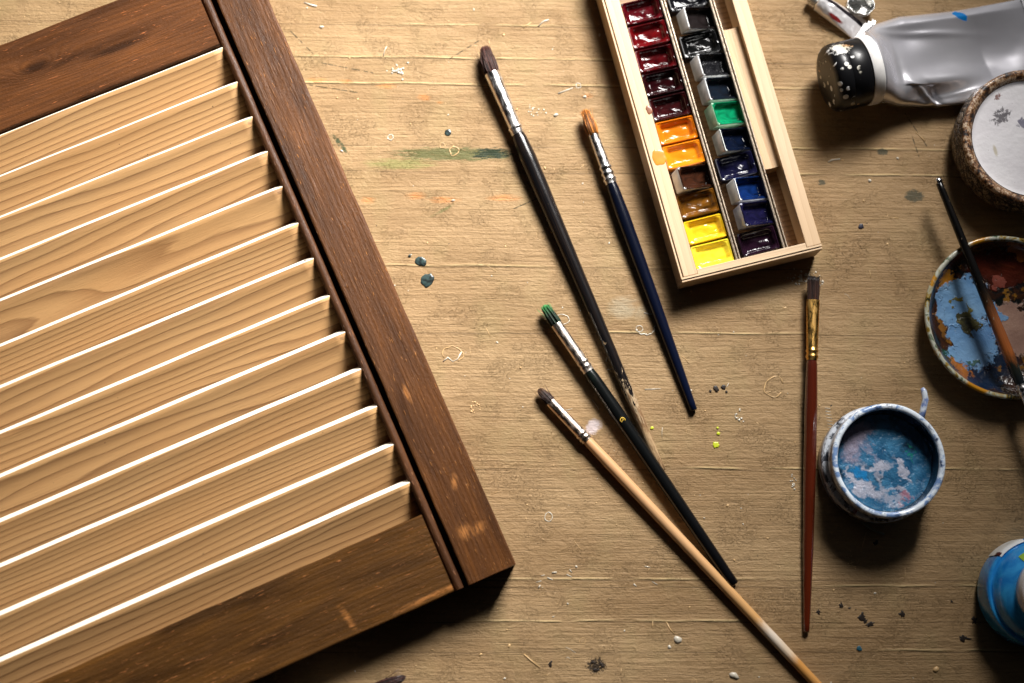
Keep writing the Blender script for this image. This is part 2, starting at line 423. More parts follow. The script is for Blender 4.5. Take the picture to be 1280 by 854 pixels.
# dark gap of stain on the slat ends
st_m = plain('stain_smudge', C(30, 18, 12), .5)
k_i = 0
b = MB(); b.lathe([(0, 1.2), (3, 1.0), (5.2, .5), (6, 0)], 18, wob=.35, seed=3)
sm = b.build('stain_blob', st_m, shutter); sm.location = Vector((-86, 741.6 - 300 - 5, 40)) * S; sm.rotation_euler = (A, 0, 0)

# ------------------------------------------------------------------ brushes
def metal(name, col, rough=.22, dirt=.3, dcol=(.03, .02, .012), bump=.0001):
    m = Mat(name, rough, 1)
    n = m.noise((.08, .25, .25), 4, .65, dist=.6)
    d = m.mapr(n, .56, .66, 0, dirt)
    m.col(m.mix(d, col, dcol)); m.put(m.b.inputs['Metallic'], m.mapr(d, 0, 1, 1, .1))
    m.rgh(m.mapr(n, .4, .7, rough, rough + .3)); m.bump(n, 1, bump); return m.m
def handle_mat(name, L, stops, wob=.08, rough=.22, coat=.0, chips=None, bump=.00006, grain=.2):
    """paint along the handle (local x): stops are (fraction of length, colour)"""
    m = Mat(name, rough, 0, coat, .35 if not coat else .5)
    x, y, z = m.sep()
    n = m.noise((.06, .25, .25), 4, .7, dist=.5)
    t = m.ma('ADD', m.ma('DIVIDE', x, L), m.ma('MULTIPLY', m.ma('SUBTRACT', n, .5), wob))
    c = m.ramp(t, stops)
    g = m.noise((.02, .8, .8), 3, .7)
    c = m.mix(m.mapr(g, .45, .75, 0, grain), c, (.02, .012, .008))
    if chips:
        cc, lo, sc = chips
        c = m.mix(m.mapr(m.noise((sc * .5, sc, sc), 4, .7, off=(5, 1, 2)), lo, lo + .03), c, cc)
    m.col(c); m.bump(m.ma('ADD', g, n), 1, bump); return m.m
def hair_mat(name, c1, c2, tip=None, L=40):
    k = lambda c, f: tuple(q * f for q in c)
    return [hair_one(name, k(c1, 1.0), k(c2, 1.0), tip, L), hair_one(name + '_dark', k(c1, .35), k(c2, .35), k(tip, .5) if tip else None, L), hair_one(name + '_light', k(c1, 1.9), k(c2, 1.9), k(tip, 1.5) if tip else None, L)]
def hair_one(name, c1, c2, tip=None, L=40):
    m = Mat(name, .45)
    n = m.noise((.08, 1.1, 1.1), 3, .7)
    c = m.mix(m.mapr(n, .3, .7), c1, c2)
    if tip:
        x, y, z = m.sep(); c = m.mix(m.mapr(m.ma('ADD', x, m.ma('MULTIPLY', n, 14.0)), 6, L * .75, 1, 0), c, tip)
    m.col(c); return m.m

def brush(label, tip, end, hair_len, ferrule, handle, M, group='paintbrushes laid on the table', hair_r=None, flat=None,
          bend=0.0, nh=260, lift=(0, 0), seed=1, z_abs=None, name='paintbrush', hair_taper=.45, belly=.18, cat='paintbrush'):
    """ferrule / handle: lists of (x, radius) or (x, ry, rz) measured in pixels from the hair tip"""
    rr = random.Random(seed)
    norm = lambda p: (p[0], p[1], p[2] if len(p) > 2 else p[1])
    fe = [norm(p) for p in ferrule]; ha = [norm(p) for p in handle]
    Ltot = ha[-1][0]
    if z_abs: zA, zB = z_abs
    else:
        zB = ha[-1][2] + lift[1]
        zA = max((p[2] - zB * (p[0] / Ltot)) / max(1e-6, (1 - p[0] / Ltot)) for p in fe + ha[:-1]) + lift[0]
    a = P(tip[0], tip[1], zA * S); b_ = P(end[0], end[1], zB * S)
    d = b_ - a; L = d.length / S; k = L / Ltot
    root = empty(name, a, 0, label, cat, group)
    root.rotation_euler = d.to_track_quat('X', 'Z').to_euler()
    sc = lambda lst: [(p[0] * k, p[1], p[2]) for p in lst]
    fe = sc(fe); ha = sc(ha); hl = hair_len * k
    def loftx(lst, n=28, wob=0):
        b = MB(); rings = []
        for i, (x, ry, rz) in enumerate(lst):
            rings.append([(x, ry * math.cos(2 * math.pi * j / n), rz * math.sin(2 * math.pi * j / n)) for j in range(n)])
        b.loft(rings); return b
    def dense(lst, step=9):
        out = []
        for i in range(len(lst) - 1):
            p, q = lst[i], lst[i + 1]; m_ = max(1, int((q[0] - p[0]) / step))
            for j in range(m_):
                t = j / m_; w_ = .25 * mn.noise(Vector((p[0] + t * (q[0] - p[0]), seed * 3.1, 0)) * .07)
                if q[0] - p[0] > 12: out.append((p[0] + t * (q[0] - p[0]), p[1] + t * (q[1] - p[1]) + w_, p[2] + t * (q[2] - p[2]) + w_))
                else: out.append((p[0] + t * (q[0] - p[0]), p[1] + t * (q[1] - p[1]), p[2] + t * (q[2] - p[2])))
        out.append(lst[-1]); return out
    h = dense(ha); h.append((h[-1][0] + 1.2, h[-1][1] * .75, h[-1][2] * .75)); h.append((h[-1][0] + .4, h[-1][1] * .3, h[-1][2] * .3))
    loftx(h).build('handle', M['handle'], root, sharp=60)
    # ferrule with an open lip
    f = [(fe[0][0], fe[0][1] * .8, fe[0][2] * .8)] + fe
    loftx(f).build('ferrule', M['ferrule'], root, sharp=50)
    # hair
    hb = MB(); ry, rz = (fe[0][1] * .88, fe[0][2] * .88)
    x0 = fe[0][0] + 4; strand = [rr.choice((0, 0, 1, 1, 2)) for _ in range(nh)]
    for i in range(nh):
        q = math.sqrt(rr.random()); ph = rr.random() * 2 * math.pi
        cy, cz = q * math.cos(ph), q * math.sin(ph)
        ln = hl * (1.0 - .12 * q ** 3 + rr.uniform(-.06, .05)) if not flat else hl * (1 + rr.uniform(-.05, .04))
        pts = []; rad = []; stray = 1 + rr.uniform(-.05, .1)
        for s_ in range(8):
            t = s_ / 7
            if flat: w_ = 1 + flat * t
            else: w_ = (1 + belly * math.sin(math.pi * min(1, t * 1.3))) * (1 - hair_taper * t ** 2.2) * (stray if t > .5 else 1)
            pts.append((x0 - (ln + 4) * t, cy * ry * w_ + bend * t * t, cz * rz * w_ * (1 if not flat else 1 - .3 * t)))
            rad.append((.75 if nh < 300 else .6) * (1 - .75 * t))
        hb.tube(pts, rad, 3)
    nst = 7 if not flat else 3
    for i in range(nst):
        ph = rr.random() * 6.28; st_ = rr.uniform(.15, .45)
        hb.tube([(x0 - (hl + 4) * t * rr.uniform(.97, 1.0), math.cos(ph) * ry * (1 + st_ * t * t * 2), math.sin(ph) * rz * (1 + st_ * t * t * .6)) for t in (0, .25, .5, .75, 1)], [.4, .38, .34, .28, .15], 3)
    for q in range(len(hb.m)): hb.m[q] = 0 if q >= nh * 23 else strand[q // (7 * 3 + 2)]
    hb.build('bristles', M['hair'], root)
    return root

silver = metal('ferrule_silver', (.74, .72, .70), .2, .35)
silver2 = metal('ferrule_worn_silver', (.72, .64, .56), .25, .8, (.05, .03, .02))
brass = metal('ferrule_brass', (.72, .42, .12), .2, .5, (.06, .025, .008))
def crimp(x, r, d=1.1, w=3):   # a rolled ring
    return [(x - w, r), (x - w * .5, r + d), (x, r + d), (x + w * .5, r)]

# 1: large dark brush
M1 = dict(handle=handle_mat('chipped_black_handle', 600, [(0, (.004, .004, .005)), (.79, (.005, .005, .006)), (.80, C(196, 172, 138)), (.86, C(120, 90, 62)), (.92, C(176, 148, 112)), (1, C(120, 90, 62))], wob=.34, chips=(C(176, 150, 116), .67, .12), grain=1.0),
          ferrule=silver, hair=hair_mat('brown_hair', C(44, 24, 20), C(96, 58, 48)))
brush('large dark brown paintbrush with silver ferrule and chipped black handle worn bare at its end',
      (603, 64), (827, 588), 36,
      [(32, 10.0), (36, 10.0), (90, 8.6), (104, 8.2)] + crimp(110, 8.4) + [(113, 8.6), (118, 8.0)],
      [(117, 7.6), (124, 9.2), (150, 10.6), (200, 10.2), (300, 8.6), (450, 6.8), (570, 5.2)], M1, bend=4, nh=520, seed=2, hair_taper=.16, belly=.22)
# 2: navy brush
M2 = dict(handle=handle_mat('navy_handle', 400, [(0, C(6, 9, 18)), (1, C(8, 16, 38))], chips=(C(170, 160, 100), .755, .2), grain=.15),
          ferrule=silver, hair=hair_mat('ginger_hair', C(214, 140, 66), C(150, 88, 36)))
brush('round paintbrush with ginger bristles, ringed silver ferrule and navy blue handle',
      (731, 139), (867, 512), 32,
      [(31, 6.4), (36, 6.4), (72, 7.0)] + crimp(78, 7) + crimp(86, 7.2) + crimp(94, 7.4) + [(99, 7.4)],
      [(98, 6.6), (106, 7.6), (140, 8.6), (230, 7.8), (330, 6.2), (396, 4.6)], M2, nh=420, seed=3, belly=.5, hair_taper=.0)
# 3: black brush with green bristles
M3 = dict(handle=handle_mat('black_green_handle', 420, [(0, C(28, 44, 36)), (.16, C(20, 34, 28)), (.27, (.004, .005, .005)), (1, (.003, .003, .004))], wob=.2, chips=(C(90, 120, 110), .74, .15), grain=.1),
          ferrule=silver2, hair=hair_mat('green_stained_hair', C(22, 60, 34), C(14, 22, 14), C(70, 150, 84), 26))
br3 = brush('thin paintbrush with green stained bristles, worn silver ferrule and glossy black handle',
      (681, 384), (917, 730), 28,
      [(26, 7.2, 6), (36, 7.4, 6.4), (60, 7.2, 6.6), (80, 7.4, 7.2)] + crimp(86, 7.2, .8) + crimp(93, 7.2, .8) + [(99, 7.4)],
      [(98, 6.8), (108, 8.0), (150, 8.6), (240, 8.2), (340, 7.4), (416, 6.4)], M3, nh=240, seed=4, hair_taper=.1, belly=.15)
b = MB(); b.tube([(171 + 3.2 * math.cos(t), 3.0 * math.sin(t) - .5, 8.6 - .05 * (3.0 * math.sin(t)) ** 2) for t in (0.6, 1.3, 2.0, 2.8, 3.6, 4.4, 5.2)] + [(171, .2, 8.7), (169.5, .6, 8.7)], .55, 5)
b.build('size_mark', plain('mark_yellow', C(214, 176, 60), .4), br3)
# 4: bare wood handle
M4 = dict(handle=handle_mat('bare_wood_handle', 500, [(0, C(206, 154, 108)), (.5, C(214, 168, 120)), (.76, C(204, 156, 98)), (.81, C(222, 208, 190)), (.87, C(224, 200, 170)), (.9, C(206, 146, 76)), (1, C(206, 150, 84))], wob=.06, rough=.3, coat=.6, chips=(C(84, 48, 26), .67, .16), grain=.22),
          ferrule=metal('ferrule_copper_silver', (.80, .66, .54), .22, .6, (.08, .03, .02)), hair=hair_mat('short_brown_hair', C(70, 44, 34), C(36, 22, 18), C(110, 84, 66), 20))
brush('long thin paintbrush with unpainted pale wood handle flecked with white paint, reaching the bottom edge',
      (675, 488), (1040, 876), 22,
      [(20, 6.6, 5.2), (30, 6.8, 5.6), (60, 7.0, 6.4), (74, 7.2)] + crimp(78, 7.2, .8) + crimp(84, 7.2, .8) + [(88, 7.2)],
      [(87, 5.9), (96, 6.3), (130, 6.9), (220, 6.8), (330, 6.5), (530, 5.8)], M4, nh=220, seed=5, hair_taper=.3, belly=.1)
# 5: mahogany flat brush
M5 = dict(handle=handle_mat('mahogany_handle', 450, [(0, C(74, 26, 14)), (1, C(88, 30, 10))], rough=.16, coat=1, grain=.3),
          ferrule=brass, hair=hair_mat('dark_flat_hair', C(70, 34, 16), C(28, 14, 8), C(14, 8, 6), 20))
brush('flat paintbrush with brass ferrule, short dark bristles and shiny mahogany red handle',
      (1017, 347), (1008, 789), 30,
      [(29, 8.0, 3.4), (33, 8.2, 3.6), (46, 8.0, 4.6), (90, 7.2, 6.4)] + [(p[0], p[1], p[1]) for p in crimp(96, 7, .9) + crimp(103, 7, .9)] + [(107, 6.6, 6.6)],
      [(106, 5.8), (112, 6.8), (160, 8.0), (250, 7.6), (350, 6.4), (442, 3.8)], M5, nh=300, seed=6, flat=.12)

# ------------------------------------------------------------------ watercolour box
TB = math.radians(14.3); OB = P(853, 353, .020); OB.z = 0
M_boxw = pine('box_beech', (.68, .49, .30), (.48, .31, .17), freq=(.06, .14), amp=1.6, contrast=.5, bump=.0001)
M_boxd = pine('box_floor_wood', (.34, .20, .10), (.12, .065, .03), freq=(.05, .16), amp=2, contrast=.9)
boxr = empty('watercolor_box', OB, TB, 'open pale wooden watercolour box holding two columns of paint pans', 'paint box')
def along_y(x0, x1, y0, y1, z0, z1, nm, mat, bev=.9):
    """a strip whose grain runs along the box: built along local x, then turned"""
    b = MB()
    if x0 == 0: b.box(y0, y1, -2.3, 0, z0, 38.6, .5); b.box(y0 + .2, y1 - .2, -4, -2, z0, 33); b.box(y0, y1, -x1, -3.4, z0, z1, bev)
    else: b.box(y0, y1, -x1, -x0, z0, z1, bev)
    o = b.build(nm, mat, boxr); o.rotation_euler = (0, 0, math.pi / 2); return o
BL = 432
along_y(0, 21.5, 6, BL - 6, 2, 40, 'side_rail', M_boxw); along_y(163.5, 182.5, 6, BL - 6, 2, 40, 'side_rail', M_boxw)
for y0, y1, y2, y3 in ((0, 5.7, 5.7, 12), (BL - 5.7, BL, BL - 12, BL - 5.7)):
    b = MB()
    if y0 == 0: b.box(0, 182.5, 0, 2.2, 2, 38.6, .5); b.box(.4, 182, 2, 3.6, 2, 33); b.box(0, 182.5, 3.2, 5.7, 2, 40, .4)
    else: b.box(0, 182.5, y0, y1, 2, 40, .9)
    b.box(21.8, 163.2, y2 + (.0 if y2 > 100 else 0), y3, 2, 39.6, .5)
    b.build('end_rail', M_boxw, boxr)
MB().box(2, 180, 2, BL - 2, 0, 8, .5).build('base_board', M_boxd, boxr)
M_div = metal('divider_metal', (.42, .35, .27), .4, .85, (.07, .04, .02))
for x in (77.6, 139.6):
    b = MB(); pr = [(-3, 8), (3, 8), (3, 33), (1.7, 33.4), (1.4, 30), (-1.4, 30), (-1.7, 33.4), (-3, 33)]
    b.loft([[(x + p[0], y, p[1]) for p in pr] for y in (12.4, BL - 12.4)], smooth=False)
    b.build('divider_strip', M_div, boxr)
# brush rest block: a wooden filler with a step at each end
M_blk = pine('rest_block_wood', (.62, .42, .24), (.40, .24, .12), freq=(.03, .08), amp=1, contrast=.5)
b = MB(); pr = [(143, 8), (163.2, 8), (163.2, 32), (160, 30.4), (153, 29.4), (146, 30.4), (143, 32)]
b.loft([[(-0 + y, -p[0], p[1]) for p in pr] for y in (118, 311)], smooth=False)
o = b.build('brush_rest', M_blk, boxr); o.rotation_euler = (0, 0, math.pi / 2)

# paint pans -------------------------------------------------------
def paint_mat(name, col, deep=None, rough=.07, dry=.0, bd=.00018):
    m = Mat(name, rough, 0, 0, .45)
    deep = deep or tuple(c * .35 for c in col)
    n = m.noise((.06, .07, .06), 3, .5, dist=.8); n2 = m.noise((.5, .5, .5), 3)
    m.col(m.mix(m.mapr(n, .38, .68), col, deep))
    m.bump(m.ma('ADD', m.ma('MULTIPLY', n, 2.5), m.ma('MULTIPLY', n2, .12 + dry)), 1, bd)
    m.rgh(m.mapr(n2, .35, .7, rough * .7, rough * 2)); return m.m
def pan_plastic(name, col, stain=None):
    m = Mat(name, .35, 0, .2)
    n = m.noise((.06, .06, .08), 4, .6)
    c = col
    if stain: c = m.mix(m.mapr(n, .42, .62), col, stain)
    m.col(c); return m.m
def pan(px, py_local, label, wall, paint, tilt=0, dz=0, rz=0, fill=0.0, seed=0, hw=25.0, hl=15.4):
    root = empty('paint_pan', (0, 0, 0), 0, label, 'paint pan', 'watercolour pans in the wooden box')
    root.matrix_world = (Matrix.Translation(OB) @ Matrix.Rotation(TB, 4, 'Z') @
                         Matrix.Translation(Vector((px, py_local, 8.4 + dz)) * S) @ Matrix.Rotation(rz, 4, 'Z') @ Matrix.Rotation(tilt, 4, 'Y'))
    H = 20.5; r = 2.2
    def rrect(a, c2, z, rr=r, n=4):
        pts = []
        for (sx_, sy_, a0) in ((1, 1, 0), (-1, 1, 90), (-1, -1, 180), (1, -1, 270)):
            for k in range(n + 1):
                t = math.radians(a0 + 90 * k / n)
                pts.append((sx_ * (a - rr) + rr * math.cos(t), sy_ * (c2 - rr) + rr * math.sin(t), z))
        return pts
    b = MB()
    b.loft([rrect(hw - 2, hl - 1.4, 0), rrect(hw, hl, H - .8), rrect(hw - .5, hl - .5, H), rrect(hw - 1.7, hl - 1.7, H), rrect(hw - 2.4, hl - 2.2, H - 2), rrect(hw - 3.4, hl - 3, 4)], cap=True)
    nr = 20
    for q in range(nr, 5 * nr):
        cx_ = sum(b.v[i][0] for i in b.f[q]) / 4
        if cx_ > -hw + 3.5 or rnd.random() < .3: b.m[q] = 1
    b.build('pan_cup', [wall, paint], root, sharp=40)
    # paint: dished grid
    b = MB(); N, Mm = 34, 24; vs = []; fs = []
    for i in range(N + 1):
        for j in range(Mm + 1):
            u = -1 + 2 * i / N; v = -1 + 2 * j / Mm
            e_ = max(abs(u), abs(v)); prof = 1 - min(1, (1 - abs(u)) / .30) * min(1, (1 - abs(v)) / .42)
            prof = prof * prof * (3 - 2 * prof)
            nz = mn.noise(Vector((u * 1.6 + seed * 7.3, v * 1.6, seed))) * .9 + mn.noise(Vector((u * 3 + seed * 3.3, v * 3, seed))) * .15
            z = H - 9.5 + fill * 4.5 + prof * (8.4 - fill * 3.8) + nz * (1 - prof * .5)
            vs.append((u * (hw - 1.9), v * (hl - 1.9), min(z, H - .2 + fill * .9)))
    for i in range(N):
        for j in range(Mm):
            a = i * (Mm + 1) + j; fs.append([a, a + Mm + 1, a + Mm + 2, a + 1])
    b.add(vs, fs); b.build('paint_block', paint, root)
    return root
WHT = (.80, .80, .78)
Wp = pan_plastic('pan_white', WHT, (.62, .63, .64))
def stained_wall(nm, c, k=.8): return pan_plastic(nm, tuple(q * k for q in c), tuple(q * k * .5 for q in c))
reds = [C(70, 8, 14), C(150, 16, 24), C(96, 12, 18), C(40, 6, 10), C(48, 10, 14)]
ORG = (.62, .16, .006); ORG2 = (.70, .21, .008); YEL = (.80, .52, .02); YEL2 = (.86, .70, .05)
left = [
 ('wine red paint pan at the top of the left column', stained_wall('wall_wine', C(60, 10, 16)), paint_mat('paint_wine', C(74, 8, 16)), 0, 0),
 ('bright crimson red paint pan, second visible from the top of the left column', stained_wall('wall_crimson', C(110, 12, 18)), paint_mat('paint_crimson', C(92, 9, 13), C(36, 4, 6)), 0, .5),
 ('dark blood red paint pan below the bright crimson one', stained_wall('wall_blood', C(120, 20, 24)), paint_mat('paint_blood', C(70, 8, 12), C(16, 2, 4)), 0, .1),
 ('near black maroon paint pan between two dark red pans', stained_wall('wall_maroon', C(40, 10, 12)), paint_mat('paint_maroon', C(34, 5, 8), C(10, 2, 3)), 0, 0),
 ('dark maroon paint pan directly above the upper orange pan', stained_wall('wall_maroon_brown', C(60, 20, 20)), paint_mat('paint_maroon_brown', C(48, 12, 14), C(12, 3, 4)), 0, 0),
 ('orange paint pan, the upper and deeper orange of the two', stained_wall('wall_orange', ORG), paint_mat('paint_orange', ORG, (.45, .12, .005)), 0, .35),
 ('light orange paint pan spilling a stain on the left rail', stained_wall('wall_light_orange', ORG2), paint_mat('paint_light_orange', ORG2, (.72, .22, .01)), 0, .7),
 ('tilted white paint pan with dark umber paint in the left column', Wp, paint_mat('paint_umber', C(56, 30, 18), C(16, 9, 6)), math.radians(22), .1),
 ('ochre brown paint pan between the umber and yellow pans', stained_wall('wall_ochre', C(120, 80, 24)), paint_mat('paint_ochre', C(112, 70, 18), C(34, 20, 8)), 0, .5),
 ('golden yellow paint pan, second from the bottom of the left column', stained_wall('wall_gold', YEL), paint_mat('paint_gold', YEL, (.75, .42, .01)), 0, .6),
 ('lemon yellow paint pan at the bottom of the left column', stained_wall('wall_lemon', YEL2), paint_mat('paint_lemon', YEL2, (.85, .60, .02)), 0, .7)]
ly = [363, 329, 295.5, 262, 228.5, 195.5, 162.5, 129, 96, 61.5, 28]
for i, ((lab, wl, pt, tl, fl), y) in enumerate(zip(left, ly)):
    pan(48.8, y, lab, wl, pt, tl, dz=(6.5 if tl else rnd.uniform(0, .8)), rz=rnd.uniform(-.015, .015), fill=fl, seed=i + 1)
BLK = (.006, .006, .008)
right = [
 ('black paint pan at the very top of the right column', stained_wall('wall_black_top', C(30, 30, 34)), paint_mat('paint_black_top', BLK), 0, .2),
 ('tilted white paint pan with glossy black paint, uppermost showing its white side', Wp, paint_mat('paint_black', (.012, .009, .009)), math.radians(25), .1),
 ('fully black paint pan between two white sided black pans', stained_wall('wall_black', C(16, 14, 16)), paint_mat('paint_black_flat', (.005, .005, .005)), 0, .6),
 ('tilted white paint pan with scratched black paint, right below a fully black pan', Wp, paint_mat('paint_black_scratched', (.008, .008, .010), rough=.2, dry=1), math.radians(25), .2),
 ('tilted white paint pan with slate blue black paint above the green pan', pan_plastic('pan_white_grey', (.66, .68, .68), (.40, .42, .44)), paint_mat('paint_slate', C(16, 24, 34), BLK), math.radians(25), .2),
 ('emerald green paint pan with a mint stained side', pan_plastic('pan_mint', (.48, .66, .48), (.20, .46, .28)), paint_mat('paint_emerald', C(10, 128, 84), C(4, 70, 46)), math.radians(25), .4),
 ('tilted white paint pan with dark prussian blue paint below the green pan', pan_plastic('pan_white_green', (.66, .68, .64), (.42, .46, .42)), paint_mat('paint_prussian', C(9, 17, 36), C(4, 6, 12)), math.radians(25), .15),
 ('dark indigo paint pan with no white showing, above the ultramarine pan', stained_wall('wall_indigo', C(20, 20, 40)), paint_mat('paint_indigo', C(18, 18, 44), C(6, 6, 14)), 0, .4),
 ('tilted white paint pan with ultramarine blue paint', Wp, paint_mat('paint_ultramarine', C(13, 40, 92), C(4, 10, 28)), math.radians(25), .0),
 ('white sided paint pan with scratched dark violet blue paint', pan_plastic('pan_white_violet', (.62, .64, .70), (.34, .34, .46)), paint_mat('paint_violet', C(22, 20, 52), C(9, 9, 24), dry=1), math.radians(22), .4),
 ('purplish black paint pan at the bottom of the right column', stained_wall('wall_purple', C(30, 20, 30)), paint_mat('paint_purple', C(34, 16, 30), C(8, 4, 8)), 0, .2)]
ry_ = [367, 333.5, 301, 268, 234.5, 200.5, 164.5, 132, 98, 64.5, 30.5]
for i, ((lab, wl, pt, tl, fl), y) in enumerate(zip(right, ry_)):
    pan(109.6 + (1.5 if tl else 0), y, lab, wl, pt, tl, dz=(7.5 if tl else rnd.uniform(0, .8)), rz=rnd.uniform(-.02, .02), fill=fl, seed=i + 31, hw=24.4)
def blob_mesh(r, n=48, h=1.0, wob=.35, seed=0, ax=1.0, b=None, cx=0, cy=0, z0=0, mi=0):
    b = b or MB(); rings = []
    for (k, zz) in ((1.0, 0), (.97, .55), (.85, .9), (.5, 1.0), (.02, 1.0)):
        ring = []
        for j in range(n):
            a = 2 * math.pi * j / n
            q = 1 + wob * mn.noise(Vector((math.cos(a) * 1.5 + seed * 3.7, math.sin(a) * 1.5 + .31, seed * 1.13 + .37))) + wob * .3 * mn.noise(Vector((math.cos(a) * 3 + seed, math.sin(a) * 3 + .47, seed * 1.7 + .21)))
            ring.append((cx + r * k * q * ax * math.cos(a), cy + r * k * q * math.sin(a), z0 + zz * h))
        rings.append(ring)
    b.loft(rings, mi=mi, cap=False); return b
# spills on the left rail
o = blob_mesh(11, h=.5, wob=.25, seed=5, ax=.8).build('orange_spill', plain('spill_orange', (.62, .24, .03), .25), boxr); o.location = Vector((15.2, 163, 39.9)) * S
o = blob_mesh(6, h=.5, wob=.4, seed=8, ax=.6).build('brown_spill', plain('spill_brown', (.20, .07, .03), .3), boxr); o.location = Vector((19.2, 226, 39.9)) * S

# ------------------------------------------------------------------ big squeezed paint tube
def tube_thing():
    a = P(1085, 88, 44 * S); b_ = P(1190, 64, 40 * S); d = (b_ - a); ang = math.atan2(d.y, d.x)
    root = empty('paint_tube', (a.x, a.y, 0), ang, 'large squeezed silver grey paint tube with black screw cap and blue smear', 'paint tube')
    m = Mat('tube_skin', .27, .72, .15)
    n = m.noise((.012, .012, .012), 3)
    c = m.mix(m.mapr(n, .3, .7), (.66, .65, .70), (.74, .73, .77))
    tgt = P(1203, 15, 34 * S); loc = (Matrix.Rotation(-ang, 4, 'Z') @ (tgt - Vector((a.x, a.y, 0)))) / S; m.warp(9, .15)
    bm_ = m.mapr(m.gauss(loc.x, loc.y, 11, 6, -.6), .36, .44); c = m.mix(bm_, c, C(14, 110, 178)); m.col(c); m.put(m.b.inputs['Metallic'], m.mapr(bm_, 0, 1, .66, 0))
    m.bump(m.noise((.012, .02, .012), 1.5), 1, .0015)
    b = MB(); rings = []; N = 110; K = 140; Lb = 250
    for i in range(N + 1):
        t = i / N; x = t * Lb
        ht = np.interp(x, [0, 8, 25, 65, 145, 250], [43, 50, 59, 65, 60, 60]); hb_ = np.interp(x, [0, 8, 25, 65, 130, 250], [43, 43.5, 48, 60, 66, 64])
        e = max(0, (t - .03) / .97); hh = 43 * (1 - min(1, e) ** .7) + 1.2
        zc = hh + .3
        ring = []
        for j in range(K):
            ph = 2 * math.pi * j / K; cs, sn = math.cos(ph), math.sin(ph)
            pw = 2.0 + .0 * t
            hw = (ht if cs > 0 else hb_)
            y = hw * math.copysign(abs(cs) ** (2 / pw), cs); z = hh * math.copysign(abs(sn) ** (2 / pw), sn)
            k = min(1, t / .1)
            dz = 0
            if sn > -.2:
                up = k * min(1, hh / 14)
                dz -= 8.0 * up * math.exp(-((x - 60) / 34) ** 2 - ((y - 34) / 16) ** 2)         # dent by the collar
                dz -= 18 * k * min(1, hh / 12) * max(0, 1 - ((y + 2) / 50) ** 2) * min(1, x / 40)
                dz -= 16 * up * math.exp(-((x - 78) / 46) ** 2 - ((y + 52) / 13) ** 2)          # pinched lower side
                dz += 6 * up * math.exp(-((x - 110) / 46) ** 2 - ((y + 30) / 12) ** 2)
                dz += 2.0 * up * mn.noise(Vector((x * .012, y * .015, 2)))
                dz += 5 * up * math.exp(-(((x - 66) + (y + 46) * .9) / 5) ** 2 - ((y + 50) / 16) ** 2) - 5 * up * math.exp(-(((x - 78) + (y + 46) * .5) / 5) ** 2 - ((y + 50) / 14) ** 2) + 3 * up * math.exp(-((y - 44 + x * .12) / 3.5) ** 2 - ((x - 90) / 50) ** 2)
                dz -= 5 * up * math.exp(-((x - 34) / 10) ** 2 - ((y + 20) / 30) ** 2)
            dy = -k * 4 * math.exp(-((x - 64) / 24) ** 2) * (1 if cs < -.6 else 0)
            ring.append((x, y - dy, max(.2, zc + z + dz)))
        rings.append(ring)
    b.loft(rings); body = b.build('tube_body', m.m, root)
    # collar
    mc = plain('collar_plastic', (.80, .78, .76), .35, 0, .2)
    def xl(prof, nm, mat, n=56, sharp=40):
        q = MB(); q.loft([[(x, r * math.cos(2 * math.pi * j / n), 45 + r * math.sin(2 * math.pi * j / n)) for j in range(n)] for x, r in prof])
        return q.build(nm, mat, root, sharp=sharp)
    xl([(-9, 30), (-9, 43.6), (-7, 44.6), (1, 45), (4, 44.5), (6, 42)], 'collar', mc)
    m2 = Mat('cap_plastic', .34, 0, .08, spec=.25)
    v = m2.vor((.085, .085, .085)); n = m2.noise((.03, .05, .05), 2)
    sp = m2.ma('MULTIPLY', m2.mapr(v, .28, .34, 1, 0), m2.mapr(n, .52, .56))
    smw = m2.ma('MULTIPLY', m2.gauss(-40, 24, 22, 15, -.1), m2.noise((.14, .14, .14), 4, .75, off=(3, 3, 1))); sp = m2.ma('MAXIMUM', sp, m2.mapr(smw, .33, .40))
    vc = m2.ramp(m2.noise((.02, .02, .02), 1, off=(4, 4, 4)), [(.4, C(196, 130, 40)), (.46, C(214, 208, 190)), (.6, C(226, 226, 224))])
    m2.col(m2.mix(sp, (.006, .006, .007), vc)); m2.rgh(m2.mapr(sp, 0, 1, .34, .5)); m2.bump(sp, 1, .0004)
    cap = xl([(-56, 4), (-56, 30), (-55.4, 36), (-53, 40), (-49, 42.5), (-43, 43.5), (-36, 43.5), (-35, 42.8), (-34, 43.5), (-11, 43.2), (-9.5, 42), (-9.5, 30)], 'screw_cap', m2.m)
    # crimped tail
    t_ = MB().box(244, 262, -64, 64, .4, 4.6, .8); t_.build('crimped_tail', metal('tail_crimp', (.35, .35, .37), .35, .2), root)
    return root
tube_thing()

